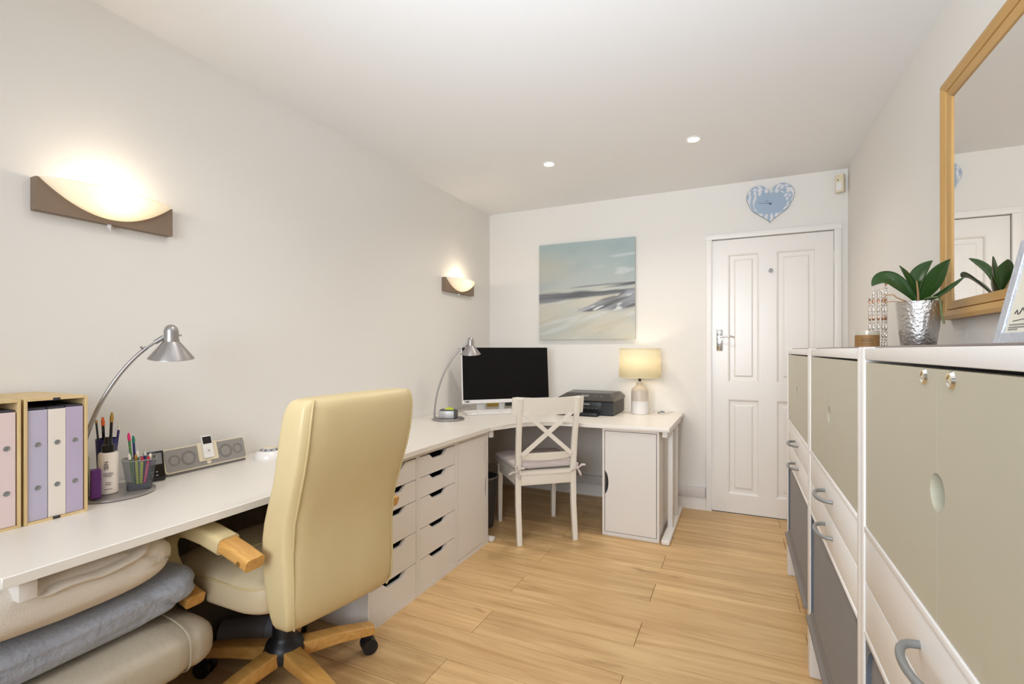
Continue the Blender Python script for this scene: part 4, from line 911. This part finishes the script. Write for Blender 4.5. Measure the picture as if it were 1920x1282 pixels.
# ================================================================= FOOTSTOOL AND BLANKETS
ot = thing('footstool', 'taupe leather footstool with rolled edge pushed under the desk', 'footstool', (-1.69, 0.60, 0))
def fo(q):
    q = q.copy(); q.z += 0.006 * noise.noise(q * 5 + Vector((4, 0, 0)))
    for ys in (0.262, 0.0):
        dd = abs(q.y - ys)
        if dd < 0.03: f = 1 - dd / 0.03; q.x -= 0.006 * f * (1 if q.x > 0 else -1); q.z -= 0.005 * f * (1 if q.z > 0.32 else -1)
    return q
cs = B().superell(-0.27, -0.45, 0.240, 0.29, 0.36, 0.405, 0.55, 0.20, 160, 28, fo).go('cushion', 'leather2', ot, 70)
for ys in (0.262, 0.0):
    pts = []
    for k in range(25):
        a = -PI / 2 + PI * k / 24; p_ = lambda v: math.copysign(abs(v) ** 0.55, v)
        pts.append((0.01 + 0.279 * p_(math.cos(a)), ys, 0.3225 + 0.081 * p_(math.sin(a))))
    B().tube(pts, 0.0020, 8).go('seam_piping', 'leather2', cs)
B().box(-0.20, -0.30, 0.10, 0.20, 0.26, 0.25, 0.01).lathe([(0, 0), (0.22, 0), (0.23, 0.012), (0.22, 0.03), (0.05, 0.05), (0.04, 0.12), (0, 0.12)], seg=36).go('base', 'black', ot)
def bl(q, amp, fr, seed):
    n = noise.noise(q * fr + Vector((seed, 0, 0))); n2 = noise.noise(Vector((q.x * fr * 2.2, q.y * fr * 0.9, q.z * fr * 2.5)) + Vector((seed, 2, 0)))
    return Vector((amp * n + amp * 0.6 * n2, amp * 0.7 * n2, amp * 0.6 * n))
def crease(q, amp, seed):
    a = noise.noise(Vector((q.y * 12 + q.z * 20, q.z * 5, seed * 5.3))); b_ = noise.noise(Vector((q.y * 7, q.z * 12, seed * 2.1 + 9)))
    r = (1 - min(1, abs(a) * 4.0)) * max(0, b_ + 0.25)
    return Vector((-amp * r * (1 if q.x > 0 else -1), 0, -0.3 * amp * r))
gbk = thing('grey_blanket', 'folded grey fleece blanket lying on the leather footstool', 'blanket', (-1.69, 0.60, 0.398))
def fg(q):
    f = q + bl(q, 0.018, 6, 3) + crease(q, 0.030, 1); s_ = q.y / 0.33
    f.z += 0.030 * max(0, s_) ** 2 - 0.004
    f.z = max(f.z, 0.003 + 0.004 * noise.noise(q * 20)); return f
B().superell(-0.24, -0.33, 0.004, 0.235, 0.335, 0.125, 0.6, 0.24, 180, 56, fg).go('fleece', 'grey', gbk, 180)
cbk = thing('cream_blanket', 'folded cream fleece blanket stacked on the grey one under the desk', 'blanket', (-1.69, 0.60, 0.515))
def fc(q):
    f = q + bl(q, 0.012, 5, 11) + crease(q, 0.016, 2); s_ = (q.y + 0.0) / 0.27
    if q.z < 0.07: f.z += 0.028 * s_ * s_
    f.z = min(f.z, 0.167); return f
B().superell(-0.22, -0.26, 0.004, 0.265, 0.255, 0.164, 0.55, 0.28, 180, 56, fc).go('fleece', 'cream', cbk, 180)
def fl_(u, v):
    # soft fold flap with rolled lower edge over the front
    y = -0.10 + 0.29 * u; edge = 0.074 + 0.048 * u + 0.010 * math.sin(u * 7)
    a = v * PI * 1.15
    return Vector((0.240 - 0.07 * max(0.0, 1 - u / 0.22) ** 1.5 - 0.05 * max(0.0, (u - 0.85) / 0.15) ** 2 + 0.044 * math.sin(a) * (1 - 0.25 * u) + 0.004 * noise.noise(Vector((u * 8, v * 5, 2))), y, edge + 0.032 * (1 - math.cos(a)) * 0.5 * (1 - 0.3 * u) + 0.004))
fp = B().grid(fl_, 40, 16).go('fold', 'cream', cbk, 180); sd = fp.modifiers.new('s', 'SOLIDIFY'); sd.thickness = 0.008

# in the shadow below the desk
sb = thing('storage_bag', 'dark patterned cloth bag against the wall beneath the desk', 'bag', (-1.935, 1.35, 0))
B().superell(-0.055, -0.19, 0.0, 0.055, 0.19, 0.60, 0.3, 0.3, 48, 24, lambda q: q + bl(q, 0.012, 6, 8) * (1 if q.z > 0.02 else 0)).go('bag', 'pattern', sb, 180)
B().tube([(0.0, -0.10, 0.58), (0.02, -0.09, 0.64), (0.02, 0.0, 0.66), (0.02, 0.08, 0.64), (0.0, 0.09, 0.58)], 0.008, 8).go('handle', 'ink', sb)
th = tag(B().superell(-0.19, -0.035, 0, 0.16, 0.035, 0.075, 0.6, 0.4, 60, 20, lambda q: q + bl(q, 0.008, 12, 5)).go('folded_throw', 'grey'), 'blue-grey folded throw along the far side of the leather chair seat', 'blanket'); th.location = (-1.50, 1.415, 0.492)
pr_ = thing('round_canister', 'grey round-ended canister lying on floor beneath the office chair', 'canister', (-1.755, 1.325, 0.056))
B().tube([(-0.10, -0.06, 0), (0.0, 0.0, 0), (0.075, 0.045, 0), (0.085, 0.051, 0)], [0.052, 0.055, 0.055, 0.046], 28).go('body', mat('grey_plastic', C8(130, 128, 134), 0.45, bump=0.02), pr_); B().tube([(0.052, 0.0312, 0), (0.074, 0.0444, 0)], 0.0562, 28).go('pale_band', 'blueg', pr_)

# wastebasket
wbk = thing('waste_bin', 'dark grey mesh waste bin beneath the corner desk by the cupboard', 'bin', (-1.585, 2.885, 0))
B().lathe([(0, 0.002), (0.092, 0.002), (0.094, 0.0), (0.122, 0.330), (0.1205, 0.330), (0.092, 0.008), (0, 0.008)], seg=36).go('bin_wall', 'mesh', wbk)
B().lathe([(0.121, 0.326), (0.1255, 0.328), (0.1255, 0.336), (0.121, 0.337), (0.119, 0.332), (0.121, 0.326)], seg=36).go('rim', 'greym', wbk)

# ================================================================= THINGS ON THE CABINET TOP
ZT_ = TOPZ + 0.0036
pot = thing('potted_orchid', 'orchid plant with broad dark green leaves in a hammered silver pot', 'plant', (0.538, 2.03, ZT_))
B().lathe([(0, 0), (0.043, 0), (0.046, 0.004), (0.054, 0.065), (0.061, 0.140), (0.0625, 0.151), (0.060, 0.152), (0.057, 0.140), (0, 0.138)], seg=48).go('pot', 'hammered', pot)
bk_ = B(); random.seed(3)
for _ in range(26):
    a = random.random() * 6.28; r = 0.047 * math.sqrt(random.random()); bk_.ball((r * math.cos(a), r * math.sin(a), 0.141), 0.012, 6, sx=1.2, sy=0.8, sz=0.6)
bk_.go('bark_chips', 'bark', pot)
cr, sr = math.cos(math.radians(25)), math.sin(math.radians(25))
RT = Vector((cr, sr, 0)); AW_ = Vector((-sr, cr, 0)); UP = Vector((0, 0, 1))
def leaf(tip, mid, wd, nrm):
    """tip / mid relative to the pot base; nrm roughly the leaf's upper side"""
    p0 = Vector((0, 0, 0.146)); p1 = Vector(mid); p2 = Vector(tip); p1 = p1 * 2 - (p0 + p2) * 0.5; nr = Vector(nrm)
    b = B()
    def f(u, v):
        c = p0 * (1 - u) ** 2 + p1 * 2 * u * (1 - u) + p2 * u * u; t = ((p1 - p0) * (1 - u) + (p2 - p1) * u).normalized()
        s_ = t.cross(nr).normalized(); n = s_.cross(t).normalized()
        w_ = wd * (math.sin(PI * min(1, (u * 0.92 + 0.08)) ** 1.25) ** 0.9) * (1 if u < 0.999 else 0.05); q = (v - 0.5) * 2
        return c + s_ * q * w_ + n * (abs(q) ** 1.3) * w_ * 0.28
    b.grid(f, 24, 8); o = b.go('leaf', 'leaf', pot, 180); sd = o.modifiers.new('s', 'SOLIDIFY'); sd.thickness = 0.0022
leaf((-0.133, -0.03, 0.208), (-0.078, -0.02, 0.226), 0.030, (-0.1, -0.75, 0.55))
leaf((-0.038, 0.05, 0.283), (-0.020, 0.025, 0.225), 0.026, (0.75, -0.6, 0.2))
leaf((0.055, 0.06, 0.294), (0.010, 0.045, 0.235), 0.026, (-0.6, -0.7, 0.2))
leaf((0.052, -0.10, 0.273), (0.032, -0.045, 0.210), 0.034, (-0.72, -0.6, 0.3))
leaf((0.070, -0.15, 0.212), (0.038, -0.08, 0.168), 0.018, (-0.5, -0.5, 0.7))
leaf((0.06, 0.10, 0.240), (0.04, 0.06, 0.220), 0.030, (-0.6, -0.3, 0.6))
B().tube([(0, 0, 0.14), (-0.006, -0.02, 0.180), (-0.015, -0.04, 0.216)], [0.0045, 0.0032, 0.002], 8).go('flower_spike', 'root', pot)
def root(pts, m='root', r=0.0020): B().tube(pts, r, 8).go('aerial_root', m, pot)
root([(-0.03, -0.02, 0.15), (-0.055, -0.04, 0.158), (-0.069, -0.05, 0.164), (-0.080, -0.05, 0.175), (-0.098, -0.05, 0.173), (-0.106, -0.05, 0.153)])
root([(-0.03, -0.02, 0.15), (-0.062, -0.05, 0.150), (-0.088, -0.055, 0.152), (-0.10, -0.055, 0.146)], 'root', 0.0014)
root([(0.01, -0.02, 0.148), (0.018, -0.05, 0.161), (0.032, -0.075, 0.159), (0.035, -0.08, 0.130), (0.036, -0.082, 0.105), (0.040, -0.09, 0.075)], 'greenroot', 0.003)
root([(0.0, -0.02, 0.148), (0.010, -0.04, 0.160), (0.022, -0.055, 0.163), (0.030, -0.06, 0.155)], 'greenroot', 0.002)

cd = thing('candle_jar', 'small glass candle jar with brown label on the cabinet top', 'candle', (0.415, 2.115, ZT_ - 0.0035 + 0.0035))
B().lathe([(0, 0.0), (0.034, 0.0), (0.036, 0.003), (0.036, 0.060), (0.034, 0.060), (0.034, 0.006), (0, 0.006)], seg=40).go('glass', 'candle', cd)
B().lathe([(0.0363, 0.004), (0.0366, 0.0042), (0.0366, 0.045), (0.0363, 0.0452)], seg=40).go('label', 'clabel', cd); B().lathe([(0, 0.0065), (0.0335, 0.0065), (0.0335, 0.034), (0, 0.035)], seg=32).go('wax', 'pcr', cd)
B().tube([(0, 0, 0.034), (0, 0, 0.044)], 0.001, 6).go('wick', 'ink', cd)
va = math.atan2(-2.115, -0.415); dx, dy = math.cos(va), math.sin(va)
for z, hw in ((0.033, 0.014), (0.027, 0.019), (0.023, 0.017), (0.014, 0.020)):
    for q in range(6):
        a0 = va + (-1 + q / 3.0) * hw / 0.0366; a1 = a0 + 0.24 * hw / 0.0366
        B().bar((0.0371 * math.cos(a0), 0.0371 * math.sin(a0), z), (0.0371 * math.cos(a1), 0.0371 * math.sin(a1), z), 0.0004, 0.0016).go('label_print', 'ink', cd, smooth=0)
bv = thing('beaded_tealight_holder', 'tall sparkling holder of slim mirrored glass strands behind the candle jar', 'candle holder', (0.530, 2.52, ZT_))
for k in range(6):
    a = math.radians(200 + 32 * k); cx_, cy_ = 0.030 * math.cos(a), 0.030 * math.sin(a); top = 0.225 + 0.010 * k
    prof_ = [(0, 0.002)]; z = 0.002; q = 0; cop = []
    while z < top - 0.01:
        hgt = (0.030, 0.010, 0.022, 0.010)[q % 4]
        if q % 4 == 2 and z > 0.09:
            prof_ += [(0.0016, z), (0.0016, z + hgt)]; cop.append((z, hgt))
        else: prof_ += [(0.0030, z + 0.001), (0.0056, z + hgt * 0.3), (0.0056, z + hgt * 0.7), (0.0030, z + hgt - 0.001)]
        z += hgt; q += 1
    st_ = B().lathe(prof_ + [(0, z)], (cx_, cy_, 0), 6).go('bead_strand', 'bead', bv, smooth=0)
    for z, hgt in cop: B().lathe([(0, z + 0.001), (0.0042, z + 0.003), (0.0048, z + hgt * 0.5), (0.0042, z + hgt - 0.003), (0, z + hgt - 0.001)], (cx_, cy_, 0), 6).go('copper_bead', 'copper', st_, smooth=0)
B().lathe([(0, 0), (0.036, 0), (0.036, 0.003), (0, 0.003)], seg=24).go('tray', 'chrome', bv)

# leaning certificate frame near the mirror
pf = thing('certificate_frame', 'silver-grey framed certificate with a signature leaning by the mirror', 'picture frame', (0.447, 1.26, ZT_))
HH, WW = 0.207, 0.28; lean = math.radians(12); Rp = Matrix.Rotation(lean, 4, 'Y')
def pput(b, n, m, sm=0): o = b.go(n, m, pf, sm); o.data.transform(Rp); return o
FWd = 0.026
pput(B().box(0, -FWd, 0, 0.012, 0, HH, 0.002), 'frame_rail', 'silverf'); pput(B().box(0, -WW, 0, 0.012, -WW + FWd, HH, 0.002), 'frame_rail', 'silverf')
pput(B().box(0, -WW + FWd, 0, 0.012, -FWd, FWd, 0.002), 'frame_rail', 'silverf'); pput(B().box(0, -WW + FWd, HH - FWd, 0.012, -FWd, HH, 0.002), 'frame_rail', 'silverf')
pput(B().box(0.005, -WW + FWd, FWd, 0.009, -FWd, HH - FWd), 'certificate', 'matb')
pput(B().tube([(0.0045, -0.045 - 0.006 * k, 0.062 + 0.006 * math.sin(k * 1.9) + 0.001 * k) for k in range(14)], 0.0008, 5).tube([(0.0045, -0.045, 0.048), (0.0045, -0.125, 0.053)], 0.0006, 5), 'signature', 'ink', 40)
for z, a, b_ in ((0.040, -0.036, -0.12), (0.035, -0.036, -0.10), (0.031, -0.036, -0.07)):
    pput(B().box(0.0043, b_, z, 0.005, a, z + 0.0022), 'printed_line', 'greym')
